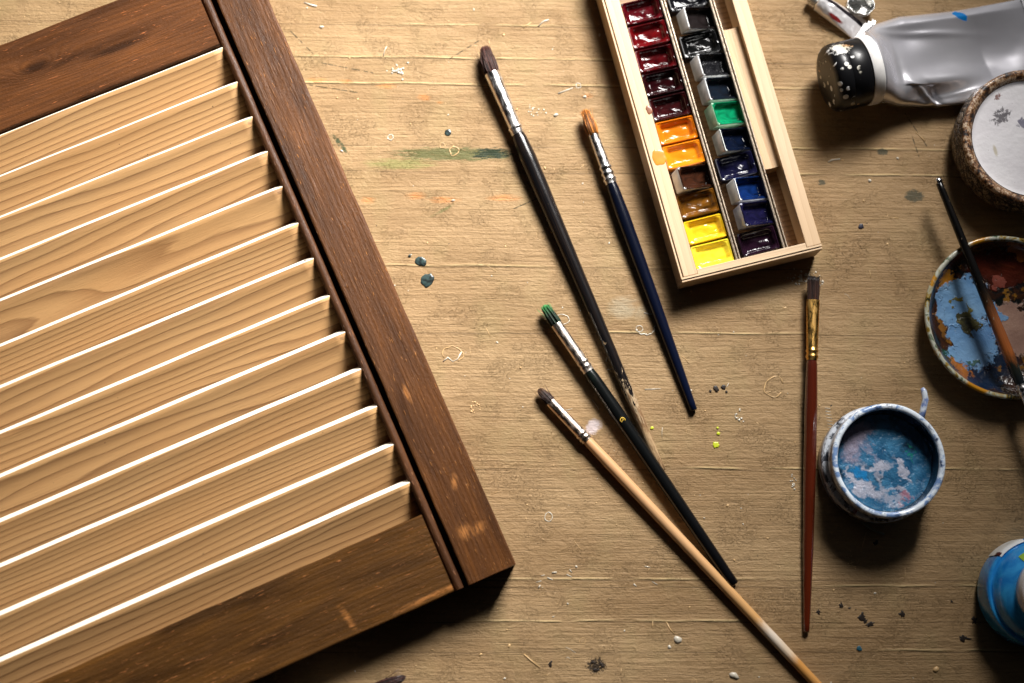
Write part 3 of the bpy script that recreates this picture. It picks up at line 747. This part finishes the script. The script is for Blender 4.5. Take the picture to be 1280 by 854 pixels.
# small crumpled tube ------------------------------------------------
def small_tube():
    a = P(1022, 4, 10 * S); b_ = P(1076, 38, 4 * S); d = b_ - a; L = d.length / S
    root = empty('small_paint_tube', (a.x, a.y, 0), math.atan2(d.y, d.x), 'small crumpled silver and white paint tube with red print at the top edge', 'paint tube')
    m = Mat('small_tube_skin', .25, .6, .3)
    x, y, z = m.sep()
    c = m.mix(m.mapr(y, 3.2, 4.0, 0, 1), (.78, .76, .77), (.02, .015, .02))
    c = m.mix(m.mapr(y, 9.0, 9.6, 0, 1), c, (.75, .68, .62))
    red = m.ma('MULTIPLY', m.gauss(30, -9, 14, 3.2), 1.0)
    c = m.mix(m.mapr(red, .4, .7), c, C(150, 40, 40))
    m.col(c); m.put(m.b.inputs['Metallic'], .35); m.bump(m.noise((.08, .12, .1), 3), 1, .0006)
    b = MB(); rings = []; K = 40
    for i in range(31):
        t = i / 30; x_ = t * L; hw = 11.5 + 5.5 * t; hh = 11 * (1 - t) ** .7 + 1.4
        hh2 = hh + .9 * mn.noise(Vector((t * 8, 1, 0)))
        rings.append([(x_, hw * math.cos(2 * math.pi * j / K), hh2 + .2 + hh2 * math.sin(2 * math.pi * j / K) * (1 + .12 * mn.noise(Vector((t * 7, j * .4, 2))))) for j in range(K)])
    b.loft(rings); b.build('tube_body', m.m, root)
    alu = metal('bare_aluminium', (.75, .75, .74), .2, .3)
    b = MB()
    for k in range(6):
        xk = -3 - k * 2.2
        b.loft([[(xx, r * math.cos(2 * math.pi * j / 20), 11.5 + r * math.sin(2 * math.pi * j / 20)) for j in range(20)] for xx, r in ((xk + 2.1, 5.4), (xk + 1.2, 6.6), (xk + .6, 6.6), (xk, 5.4))])
    b.loft([[(xx, r * math.cos(2 * math.pi * j / 24), 11.5 + r * math.sin(2 * math.pi * j / 24)) for j in range(24)] for xx, r in ((-2.5, 6), (-1, 9.5), (1, 11.2))])
    b.build('screw_neck', alu, root, sharp=40)
    # folded crimp at the end: stacked foil folds
    b = MB()
    for k in range(3):
        b.box(L - 2 + k * 4, L + 4.5 + k * 4, -17 + k, 17.5 - k, 1.0 + k * 2.2, 3.8 + k * 2.2, .6,
              tf=Matrix.Rotation(.06 * (k - 1), 4, 'Z'))
    b.build('folded_end', alu, root)
    return root
small_tube()
# crumpled foil cap behind the small tube
ra = P(1073, 8, 6 * S)
root = empty('foil_cup', (ra.x, ra.y, 0), 0, 'small shiny dented metal cup resting against the small crumpled tube at the top edge', 'metal cup')
b = MB(); b.lathe([(0, 1.2), (9, 1), (15, 3), (17.5, 10), (18, 15), (17, 16.5), (16, 15), (15, 8), (12, 5), (0, 4)], 40, wob=.30, seed=2)
b.build('cup_shell', metal('foil', (.72, .72, .70), .18, .3, (.10, .09, .08), .0004), root)
b = MB(); b.lathe([(0, 21), (8, 20.6), (10.5, 18.5), (10.8, 16), (9, 15.2), (0, 15)], 30, cx=-1, cy=14, wob=.15, seed=5)
b.build('foil_tab', plain('grey_plastic', (.55, .56, .56), .35, coat=.3), root)

# ------------------------------------------------------------------ round tub with white paint
def at_rim(px, py, z): q = P(px, py, z * S); q.z = 0; return q
c0 = at_rim(1291, 172, 52)
tub = empty('paint_tub', c0, 0, 'round tub with brown mottled side, full of speckled white paint, at the right edge', 'paint tub')
m = Mat('tub_bark', .5, 0, .15)
wv = m.vm('ADD', m.px, m.comb(m.ma('MULTIPLY', m.noise((.06, .06, .06), 3), 14.0), m.ma('MULTIPLY', m.noise((.06, .06, .06), 3, off=(7, 7, 7)), 14.0), 0))
v = m.vor((.07, .07, .10), 'DISTANCE_TO_EDGE', vec=wv)
n = m.noise((.13, .13, .20), 5, .75, dist=1.5)
c = m.ramp(n, [(.40, C(10, 7, 5)), (.48, C(44, 27, 14)), (.52, C(120, 78, 42)), (.555, C(226, 208, 180)), (.59, C(34, 22, 13))])
c = m.mix(m.mapr(v, .03, .09, .9, 0), c, C(30, 18, 10)); m.col(c)
m.bump(m.ma('ADD', n, m.mapr(v, 0, .15)), 1, .0012)
MB().lathe([(0, 0), (78, 0), (84, 3), (90, 14), (92, 28), (90, 40), (88, 47)], 96, wob=.02).build('tub_side', m.m, tub)
m = Mat('tub_rim', .45, 0, .2)
n = m.noise((.09, .09, .09), 6, .78)
c = m.ramp(n, [(.42, C(16, 10, 7)), (.47, C(84, 50, 26)), (.53, C(160, 112, 66)), (.58, C(232, 214, 186)), (.62, C(130, 86, 50))])
m.col(c); m.bump(n, 1, .0006)
MB().lathe([(86, 45), (89, 47), (90.5, 50.5), (90, 54), (87.5, 56), (84, 55.4), (80, 53), (77, 48.5), (75, 45)], 110, wob=.012).build('tub_rim', m.m, tub)
m = Mat('tub_white_paint', .34, 0, .25)
rimr = m.ma('SQRT', m.ma('ADD', m.ma('POWER', m.sep()[0], 2.0), m.ma('POWER', m.sep()[1], 2.0)))
c = m.mix(m.mapr(m.noise((.02, .02, .02), 3), .35, .65), (.86, .83, .86), (.93, .91, .93))
g = m.gauss(-36, 30, 40, 20, .6)
n = m.noise((.12, .12, .12), 5, .72, dist=1); c = m.mix(m.mapr(m.ma('MULTIPLY', g, n), .44, .50, 0, .85), c, C(64, 58, 66))
n = m.noise((.06, .06, .06), 4, .6, dist=1, off=(3, 3, 3)); c = m.mix(m.mapr(m.ma('MULTIPLY', m.gauss(-5, 22, 26, 13, .3), n), .40, .46, 0, .85), c, C(96, 94, 120))
n = m.noise((.14, .14, .14), 4, .7, off=(8, 1, 3)); c = m.mix(m.mapr(m.ma('MULTIPLY', m.gauss(-38, 56, 12, 7, .6), n), .38, .45, 0, .85), c, C(120, 66, 50))
c = m.mix(m.mapr(m.gauss(-47, -16, 3, 10, .2), .4, .8, 0, .7), c, C(196, 184, 150))
n = m.noise((.22, .22, .22), 3, .6, off=(1, 9, 3)); c = m.mix(m.mapr(n, .70, .74, 0, .7), c, C(120, 100, 96))
m.col(c); m.bump(m.noise((.05, .05, .05), 4, .6), 1, .0007)
MB().lathe([(0, 46.5), (40, 46.4), (70, 46.5), (74.5, 47), (76.5, 49)], 96, wob=.01).build('white_paint', m.m, tub)

# ------------------------------------------------------------------ mixing bowl and the brush across it
bc = at_rim(1259, 396, 28)
bowl = empty('mixing_bowl', bc, 0, 'shallow round mixing bowl smeared with blue, brown and ochre paint, dirty brush across it', 'mixing bowl')
m = Mat('bowl_rim_glaze', .22, 0, .5)
n = m.noise((.05, .05, .08), 4, .6, dist=1)
c = m.ramp(n, [(.36, C(26, 34, 22)), (.44, C(150, 120, 40)), (.50, C(170, 172, 152)), (.58, C(190, 190, 176)), (.66, C(60, 84, 50))])
c = m.mix(m.mapr(m.noise((.03, .03, .05), 3, off=(5, 9, 2)), .54, .62), c, C(186, 128, 30))
m.col(c); m.bump(n, 1, .0004)
MB().lathe([(60, 0), (78, 1), (92, 9), (101, 20), (104.5, 27), (104.2, 29.5), (102, 30.4), (99.5, 29.5), (98, 27)], 110, wob=.015, seed=4).build('bowl_wall', m.m, bowl)
m = Mat('bowl_inside', .18, 0, .6); m.warp(34, .07)
n = m.noise((.022, .022, .022), 4, .6, dist=1.5, off=(2, 0, 0)); n2 = m.noise((.04, .04, .04), 4, .65, off=(9, 4, 0))
c = m.ramp(n, [(.30, C(20, 30, 20)), (.42, C(18, 20, 22)), (.50, C(60, 34, 20)), (.58, C(40, 24, 16)), (.68, C(140, 94, 30))])
c = m.mix(m.mapr(m.gauss(-30, -66, 60, 26, .5), .35, .6), c, C(16, 30, 50))
c = m.mix(m.mapr(n2, .60, .66, 0, .8), c, C(150, 104, 34))
fz = m.noise((.055, .055, .055), 5, .68, off=(4, 4, 4)); fb = m.noise((.03, .03, .03), 3, .5, off=(7, 7, 7)); hh_ = n
for (px, py, ax, ay, rot, e0, c1, c2) in (
        (1252, 334, 44, 30, .1, .26, C(84, 32, 20), C(44, 18, 12)), (1268, 408, 30, 40, .2, .24, C(176, 142, 124), C(150, 118, 104)), (1268, 316, 18, 10, -.6, .24, C(190, 112, 50), C(120, 66, 30)),
        (1180, 352, 16, 9, .6, .24, C(186, 124, 36), C(120, 84, 30)), (1188, 446, 14, 9, -.9, .24, C(24, 80, 42), C(14, 40, 26)), (1204, 466, 22, 9, -.8, .22, C(190, 118, 48), C(130, 76, 34)), (1176, 400, 8, 34, .1, .27, C(150, 100, 40), C(90, 60, 28)),
        (1228, 478, 24, 16, .1, .24, C(24, 58, 96), C(12, 28, 50)), (1248, 352, 9, 7, 0, .22, C(150, 84, 70), C(110, 50, 40)),
        (1203, 380, 34, 32, .1, .20, C(128, 168, 204), C(100, 142, 186)), (1214, 430, 30, 32, .1, .20, C(120, 160, 198), C(92, 134, 180)), (1243, 396, 12, 18, .3, .22, C(120, 160, 198), C(96, 138, 182)),
        (1210, 402, 15, 22, .2, .26, C(122, 112, 40), C(40, 38, 18)), (1196, 376, 10, 5, .3, .27, C(132, 120, 50), C(90, 84, 36)), (1216, 452, 12, 4, .3, .27, C(70, 100, 90), C(50, 80, 70))):
    q = (P(px, py, 6 * S) - bc) / S
    msk = m.mapr(m.ma('MULTIPLY', m.gauss(q.x, q.y, ax * 1.1, ay * 1.1, rot), fz), e0 - .015, e0 + .02)
    c = m.mix(m.ma('MULTIPLY', msk, .96), c, m.mix(m.mapr(fb, .35, .65), c1, c2))
    hh_ = m.ma('ADD', hh_, m.ma('MULTIPLY', msk, .35))
n = hh_; m.col(c)
m.bump(m.ma('ADD', n, n2), 1, .0010)
MB().lathe([(0, 4), (60, 4.4), (80, 8), (92, 17), (98.2, 27.2)], 96).build('bowl_floor', m.m, bowl)
M6 = dict(handle=handle_mat('splattered_handle', 300, [(0, C(50, 64, 80)), (.36, C(26, 34, 44)), (.46, C(40, 44, 36)), (.52, C(176, 100, 50)), (.66, C(150, 90, 54)), (.74, C(60, 44, 30)), (.80, (.005, .005, .005)), (1, (.004, .004, .004))], wob=.12, chips=(C(150, 130, 110), .66, .2), grain=.4),
          ferrule=silver, hair=hair_mat('dark_wet_hair', C(30, 24, 22), C(60, 50, 44)))
br6 = brush('paint splattered brush lying across the mixing bowl, black handle end out over the table', (1320, 590), (1174, 229), 30,
      [(29, 6), (34, 6.4), (96, 6.2)] + crimp(102, 6.2, .8) + crimp(109, 6.2, .8) + [(114, 6.2)],
      [(113, 5.6), (122, 6.6), (160, 7.2), (230, 6.2), (320, 5.0), (386, 4.2)], M6, nh=120, seed=8, z_abs=(39.5, 37), group='paintbrushes laid on the table')
e6 = MB(); e6.lathe([(0, 5.4), (2.4, 5), (4.2, 3.2), (4.8, .4), (4.2, -2.2), (2, -4)], 20); o = e6.build('metal_tip', metal('tip_metal', (.8, .8, .8), .15, .1), br6)
o.location = Vector((388.5 * ((P(1174, 229, 37 * S) - P(1320, 590, 39.5 * S)).length / S / 386), 0, 0)) * S

# ------------------------------------------------------------------ small jar of blue paint
jc = at_rim(1110, 576, 56)
jar = empty('paint_jar', jc, 0, 'small paint-smeared white plastic jar with blue and lilac paint dried inside', 'paint jar')
def smear_plastic(nm, cols, sc=(.06, .06, .14), rough=.3, base=(.60, .64, .70)):
    m = Mat(nm, rough, 0, .35); c = base
    for i, (cc, lo) in enumerate(cols):
        n = m.noise(sc, 4, .65, dist=.8, off=(i * 5.1, i * 3.3, i)); c = m.mix(m.mapr(n, lo, lo + .08), c, cc)
    m.col(c); m.bump(m.noise((.08, .08, .08), 4), 1, .0006); return m.m
jw = smear_plastic('jar_side_plastic', [(C(60, 64, 74), .50), (C(30, 34, 40), .58), (C(40, 92, 60), .64), (C(150, 60, 70), .67), (C(180, 150, 60), .68)], base=(.60, .64, .70))
MB().lathe([(0, 0), (60, 0), (69, 1.5), (71.5, 5), (72, 18), (71.5, 22), (69.5, 24.5), (64, 25), (62, 23)], 96, wob=.012).build('jar_base', jw, jar)
MB().lathe([(60, 22), (62, 25), (62, 34)], 80).build('jar_neck', plain('neck_grime', C(28, 28, 32), .4), jar)  # neck between base and upper side, one dark grey all round
MB().lathe([(62, 31), (66, 32), (67.5, 36), (68, 50), (67.6, 54.5)], 96, wob=.015, seed=3).build('jar_side', smear_plastic('jar_upper_plastic', [(C(84, 92, 108), .48), (C(36, 40, 50), .56), (C(150, 140, 80), .68)], base=(.56, .62, .70)), jar)
MB().lathe([(67.6, 53.5), (68.8, 55.5), (68.6, 58.5), (66.6, 60.2), (63.2, 60), (61.8, 58), (61.4, 55)], 110, wob=.015, seed=3).build('jar_rim', smear_plastic('jar_rim_plastic', [(C(120, 150, 196), .50), (C(60, 76, 110), .57), (C(150, 130, 90), .66)], base=(.78, .86, .94)), jar)
m = Mat('jar_inside_stain', .22, 0, .5)
n = m.noise((.05, .05, .09), 4, .6, dist=1)
m.col(m.ramp(n, [(.35, C(12, 14, 20)), (.5, C(22, 32, 46)), (.60, C(48, 66, 88)), (.7, C(120, 130, 150))]))
m.bump(n, 1, .0008)
MB().lathe([(61.4, 56), (60.4, 44), (59, 28), (57, 24), (54, 22.5)], 96, wob=.01).build('jar_inner_wall', m.m, jar)
m = Mat('jar_blue_paint', .2, 0, .6); m.warp(46, .05)
a = m.noise((.05, .05, .05), 4, .6, dist=.6); dk = m.noise((.03, .03, .03), 3, .5, off=(1, 2, 3)); fz = m.noise((.07, .07, .07), 5, .75, off=(2, 7, 1))
c = m.mix(m.mapr(a, .35, .65), C(32, 84, 122), C(70, 132, 172))
c = m.mix(m.mapr(dk, .58, .66, 0, .85), c, C(14, 28, 44))
def lil(c, gx, gy, ax, ay, rot, colr, amt=.85, e0=.24):
    return m.mix(m.mapr(m.ma('MULTIPLY', m.gauss(gx, gy, ax * 1.15, ay * 1.3, rot), fz), e0 - .06, e0 + .14, 0, amt), c, colr)
L1 = C(160, 152, 172); L2 = C(190, 192, 208)
for g in ((-38, 22, 16, 24, .2, L1), (-24, 34, 22, 12, .4, L1), (-12, 8, 4, 22, .35, L1, .45), (-8, -4, 24, 4.5, .15, L2), (22, -6, 4, 16, .15, L2), (-2, -18, 4, 22, .1, L2, .5), (-36, -20, 4, 18, .35, L2),
          (-20, -34, 22, 7, -.35, L2), (8, -34, 26, 4, -.2, L2, .7), (26, -42, 8, 4.5, .3, C(176, 120, 136)), (8, -46, 20, 4, 0, L2, .6)): c = lil(c, *g)
c = m.mix(m.mapr(m.gauss(-24, -16, 9, 8, 0), .3, .7, 0, .7), c, C(30, 140, 210))
c = m.mix(m.mapr(m.ma('MULTIPLY', m.gauss(36, 10, 2, 12, .1), fz), .25, .4, 0, .8), c, C(30, 150, 120))
m.col(c); m.bump(m.ma('ADD', a, m.ma('MULTIPLY', fz, .7)), 1, .0012)
MB().lathe([(0, 35), (30, 35), (50, 34.6), (59.2, 35.6)], 80).build('blue_paint', m.m, jar)
q = P(1150, 514, 30 * S) - jc
b = MB(); b.tube([((q.x / S) - 4, q.y / S - 12, 44), (q.x / S - 1, q.y / S, 46), (q.x / S + 2, q.y / S + 12, 47), (q.x / S + .5, q.y / S + 22, 47.5), (q.x / S - 1.5, q.y / S + 26, 47.5)], [4.2, 4, 4, 3.6, 2.2], 10)
b.build('pull_tab', smear_plastic('tab_plastic', [(C(120, 140, 190), .5)], base=(.62, .68, .76)), jar)
q = P(1090, 660, 0) - jc
b = MB(); X, Y = q.x / S, q.y / S
b.tube([(X - 22, Y + 16, 6), (X - 8, Y + 2, 4), (X + 2, Y - 4, 2.5), (X + 14, Y - 8, 2)], [2.2, 2, 1.8, 1.2], 8)
b.build('paint_string', plain('dried_grey_string', C(120, 112, 90), .5), jar)

# ------------------------------------------------------------------ blue bottle seen from above
cc = at_rim(1301, 741, 40)
can = empty('paint_bottle', cc, 0, 'bright blue paint bottle with white cap standing at the right edge', 'paint bottle')
m = Mat('bottle_blue', .22, 0, .6)
n = m.noise((.03, .03, .05), 3, .6, dist=1)
m.col(m.mix(m.mapr(n, .35, .65), C(22, 122, 204), C(60, 168, 236))); m.bump(n, 1, .0004)
MB().lathe([(0, 0), (60, 0), (64, 3), (65.5, 10), (66, 38), (65.4, 42), (64, 44), (62.6, 44.2), (60.6, 43.6), (59.4, 45.5), (57.5, 53), (52, 61), (45, 66), (41.5, 69), (40.5, 72)], 110).build('bottle_body', m.m, can, sharp=60)
MB().lathe([(39.5, 70), (41.5, 71.5), (42, 78), (41.2, 88), (39.4, 91), (36, 92.2), (33, 92), (32, 90.6), (0, 90.2)], 90).build('white_cap', plain('cap_white', (.86, .84, .82), .3, coat=.3), can, sharp=50)
lw = plain('label_white', (.78, .80, .80), .4)
MB().lathe([(65.9, 8), (66.5, 9), (66.6, 37), (66.1, 41.5), (64.6, 44.0), (62.8, 45.0)], 40, a0=math.radians(106), a1=math.radians(138)).build('label_panel', lw, can)
MB().lathe([(66.3, 30), (66.9, 31), (67.0, 37), (66.5, 41.7), (65.0, 44.3)], 8, a0=math.radians(134), a1=math.radians(138.5)).build('label_mark', plain('label_maroon', C(70, 10, 30), .4), can)
MB().lathe([(52.8, 60.9), (50.2, 63.4), (46, 66.3), (43.4, 68.6)], 24, a0=math.radians(112), a1=math.radians(128)).build('green_print', plain('print_green', C(150, 190, 30), .4), can)

# ------------------------------------------------------------------ brush tip at the bottom edge
M7 = dict(handle=handle_mat('brown_handle', 200, [(0, C(60, 30, 20)), (1, C(60, 30, 20))]), ferrule=silver2, hair=hair_mat('rust_hair', C(72, 30, 18), C(34, 14, 10)))
brush('paintbrush with only its rust brown bristle tip showing at the bottom edge', (504, 847), (330, 934), 44,
      [(42, 10), (50, 10), (90, 9)] + crimp(96, 9) + [(102, 9)], [(101, 8), (120, 9), (200, 6)], M7, nh=300, seed=12, hair_taper=.6, belly=.1)

# ------------------------------------------------------------------ dried paint on the boards
m = Mat('drip_black_green', .3, 0, .3)
n = m.noise((.2, .2, .2), 3); m.col(m.mix(m.mapr(n, .4, .6), C(20, 26, 26), C(52, 70, 68))); drip = m.m
dk_brown = plain('drip_dark', C(34, 24, 16), .45)
def drop(px, py, r, mat, nm='paint_drip', ax=1.0, seed=0, h=1.0, wob=.45):
    q = P(px, py) ; o = blob_mesh(r, 44, h, wob, seed, ax).build(nm, mat, table); o.location = (q.x, q.y, 0.1 * S); o.rotation_euler = (0, 0, seed * 1.3); return o
drop(526, 327, 7.4, drip, seed=1, ax=.85, wob=.22); drop(534, 351, 9.3, drip, seed=2, ax=.82, wob=.3); drop(512, 320, 1.8, drip, seed=3)
drop(560, 166, 4.4, drip, seed=9, wob=.2)
yg = plain('drip_lime', C(196, 206, 50), .35)
drop(895, 556, 4.0, yg, seed=5); drop(898, 542, 2.0, yg, seed=6); drop(897, 535, 1.4, yg, seed=7); drop(815, 535, 2, yg, seed=8)
drop(895, 486, 4, dk_brown, seed=10, ax=.7); drop(904, 484, 3, dk_brown, seed=11); drop(888, 489, 1.6, dk_brown, seed=12); drop(908, 490, 1.5, dk_brown, seed=13)
drop(1076, 283, 3.8, plain('drip_navy', C(18, 18, 40), .4), seed=14, ax=.8)
drop(1074, 811, 3.2, plain('drip_teal', C(40, 84, 100), .4), seed=15)
for (px, py, r) in ((1052, 757, 5), (1078, 772, 6), (1088, 780, 7), (1082, 777, 4), (1127, 767, 4.5), (1095, 679, 4), (1062, 760, 2), (1070, 762, 2), (1205, 798, 9), (1218, 775, 5), (1190, 752, 3), (1023, 765, 3.5), (745, 838, 4), (741, 828, 3), (752, 832, 4), (688, 830, 4)):
    drop(px, py, r * .62, dk_brown, seed=px * .37, ax=rnd.uniform(.5, 1.4), wob=1.1, h=.5)

mt_same = plain('crumb_table_paint', C(194, 160, 112), .4, var=.2)
mt_white = plain('crumb_white', (.52, .47, .38), .3, coat=.3)
mt_dark = plain('crumb_dark', C(40, 32, 22), .5)
cb = MB()
def bead_(px, py, r, mi, h=.7, el=1.0, ang=0.0):
    q = P(px, py) / S; ri = []; r *= .8
    n = 8; sd = rnd.random() * 99
    for (k, zz) in ((1, -.1), (.9, .45), (.55, .85), (.05, 1)):
        rg = []
        for j in range(n):
            a = 2 * math.pi * j / n; w_ = 1 + .5 * mn.noise(Vector((math.cos(a) + sd, math.sin(a), sd)))
            u, v_ = r * k * el * w_ * math.cos(a), r * k * w_ * math.sin(a)
            rg.append((q.x + u * math.cos(ang) - v_ * math.sin(ang), q.y + u * math.sin(ang) + v_ * math.cos(ang), zz * r * h))
        ri.append(rg)
    cb.loft(ri, cap=False, mi=mi)
def worm(pts, r, mi):
    r *= .62
    pp = []
    for p in pts: q = P(*p) / S; pp.append((q.x, q.y, r * .25))
    cb.tube(pp, [r * rnd.uniform(.45, 1.2) for _ in pp], 6, mi=mi, flat=.7)
def ring(px, py, r, t, mi, a0=0, a1=6.28, ecc=1.0, n=14):
    n = 22; q_ = rnd.random() * 50; j = [1 + .35 * mn.noise(Vector((math.cos(i * .28) + q_, math.sin(i * .28), q_ * .37))) for i in range(n + 1)]
    worm([(px + r * j[i] * ecc * math.cos(a0 + (a1 - a0) * i / n), py - r * j[i] * math.sin(a0 + (a1 - a0) * i / n)) for i in range(n + 1)], t * .85, mi)
# the marks one can point at
ring(967, 483, 12, 1.5, 0, .3, 5.6); ring(960, 486, 5, 1.3, 0, 2.5, 5.5)
ring(566, 444, 11, 1.4, 0, -.9, 3.4, 1.1); worm([(554, 452), (560, 447), (566, 452), (572, 449), (577, 440)], 1.5, 1)
ring(808, 410, 9, 1.5, 1, 3.3, 6.6, 1.2); ring(799, 411, 4, 1.2, 1)
ring(703, 400, 6, 1.3, 1, 0, 6.28, 1.3)
for _ in range(26): bead_(497 + rnd.gauss(0, 6), 89 + rnd.gauss(0, 4), rnd.uniform(1, 2.6), 1)
for _ in range(60): bead_(1008 + rnd.gauss(0, 11), 348 + rnd.gauss(0, 5), rnd.uniform(.8, 2.2), 1)
for _ in range(14): bead_(990 + rnd.gauss(0, 3), 602 + rnd.gauss(0, 6), rnd.uniform(1, 2.2), 1)
for _ in range(14): bead_(595 + rnd.gauss(0, 4), 511 + rnd.gauss(0, 4), rnd.uniform(1, 2), 0)
for _ in range(12): bead_(923 + rnd.gauss(0, 3), 517 + rnd.gauss(0, 5), rnd.uniform(1, 2.2), 1)
for _ in range(18): bead_(1066 + rnd.gauss(0, 3), 700 + rnd.gauss(0, 6), rnd.uniform(.6, 1.2), 0)
for _ in range(18): bead_(670 + rnd.gauss(0, 8), 140 + rnd.gauss(0, 4), rnd.uniform(.7, 1.8), 1)
ring(567, 189, 5.5, 1.6, 0); ring(553, 182, 3, 1.6, 0); ring(488, 172, 3.4, 1.6, 1); ring(686, 646, 5, 1.2, 1)
worm([(698, 117), (708, 113), (716, 110)], 2.0, 1); ring(723, 107, 3, 1.2, 1); bead_(695, 144, 3, 1, .8, 1.4, .2); bead_(731, 121, 2.6, 1, .8, 1.3)
worm([(673, 33), (679, 27), (686, 25)], 2.2, 1); worm([(654, 35), (664, 28)], 1, 0); worm([(380, 3), (390, 7), (396, 8)], 2.4, 1); bead_(402, 34, 2.4, 1, .8, 1.6)
worm([(1035, 203), (1040, 200), (1050, 199)], 1.4, 1); bead_(1087, 226, 3, 1); bead_(1122, 198, 2.4, 1); bead_(1087, 226, 2, 1); worm([(1112, 273), (1123, 273)], 1.8, 0)
worm([(1145, 165), (1156, 177)], 1.5, 0); bead_(847, 800, 5.5, 1, .5, 1.2, -.4); bead_(837, 809, 3, 1, .5); worm([(833, 778), (838, 787), (843, 793)], 1.4, 0)
worm([(1083, 665), (1076, 690)], .7, 0); bead_(1170, 837, 4, 0, .6, 1.3, .6); bead_(918, 845, 5, 1, .6, 1.5, -.4); worm([(655, 818), (664, 826), (675, 835)], 1.6, 0)
for (px, py) in ((676, 720), (684, 722), (690, 716), (670, 728), (673, 735), (708, 718), (712, 712), (806, 708), (815, 727), (792, 730)):
    worm([(px, py), (px + rnd.uniform(2, 7), py + rnd.uniform(-4, 4))], rnd.uniform(1, 1.7), 1)
worm([(805, 391), (812, 393), (823, 392)], 1.2, 1); worm([(806, 487), (826, 486)], 1.1, 1); worm([(759, 462), (768, 461)], 1.0, 1)
worm([(1143, 487), (1152, 487)], .8, 0)
for k in range(7): worm([(1031 + k * .6, 510 + k * 4), (1038 + k * .6, 511 + k * 4)], .9, 1)
for k in range(6): worm([(1022 + k * 1.2, 18 + k * 4), (1029 + k * 1.2, 21 + k * 4)], .9, 0)
# random small pimples and ridges frozen in the paint
for _ in range(900):
    px, py = rnd.uniform(-20, 1300), rnd.uniform(-30, 880)
    if rnd.random() < .35 and px > 900: continue
    u = rnd.random()
    r = .55 + 1.3 * rnd.random() ** 3
    if u < .80: bead_(px, py, r, 0 if rnd.random() < .72 else 1, rnd.uniform(.5, .9), rnd.uniform(1, 1.8), rnd.uniform(0, 3))
    elif u < .86: bead_(px, py, r * .9, 2, .3, rnd.uniform(1, 2), rnd.uniform(0, 3))
    elif u < .97:
        a = rnd.gauss(0, .9); L_ = rnd.uniform(4, 16); cv = rnd.uniform(-3, 3)
        worm([(px, py), (px + L_ * .5 * math.cos(a) + cv * .3, py + L_ * .5 * math.sin(a) + cv), (px + L_ * math.cos(a), py + L_ * math.sin(a))], rnd.uniform(.4, .95), 0 if rnd.random() < .8 else 1)
    else: ring(px, py, rnd.uniform(2, 6), rnd.uniform(.4, .8), 0, rnd.uniform(0, 3), rnd.uniform(4, 9))
crumbs = cb.build('dried_paint_specks', [mt_same, mt_white, mt_dark])
tag(crumbs, 'tiny dried paint specks, rings and ridges scattered over the table boards', 'paint specks', kind='stuff')
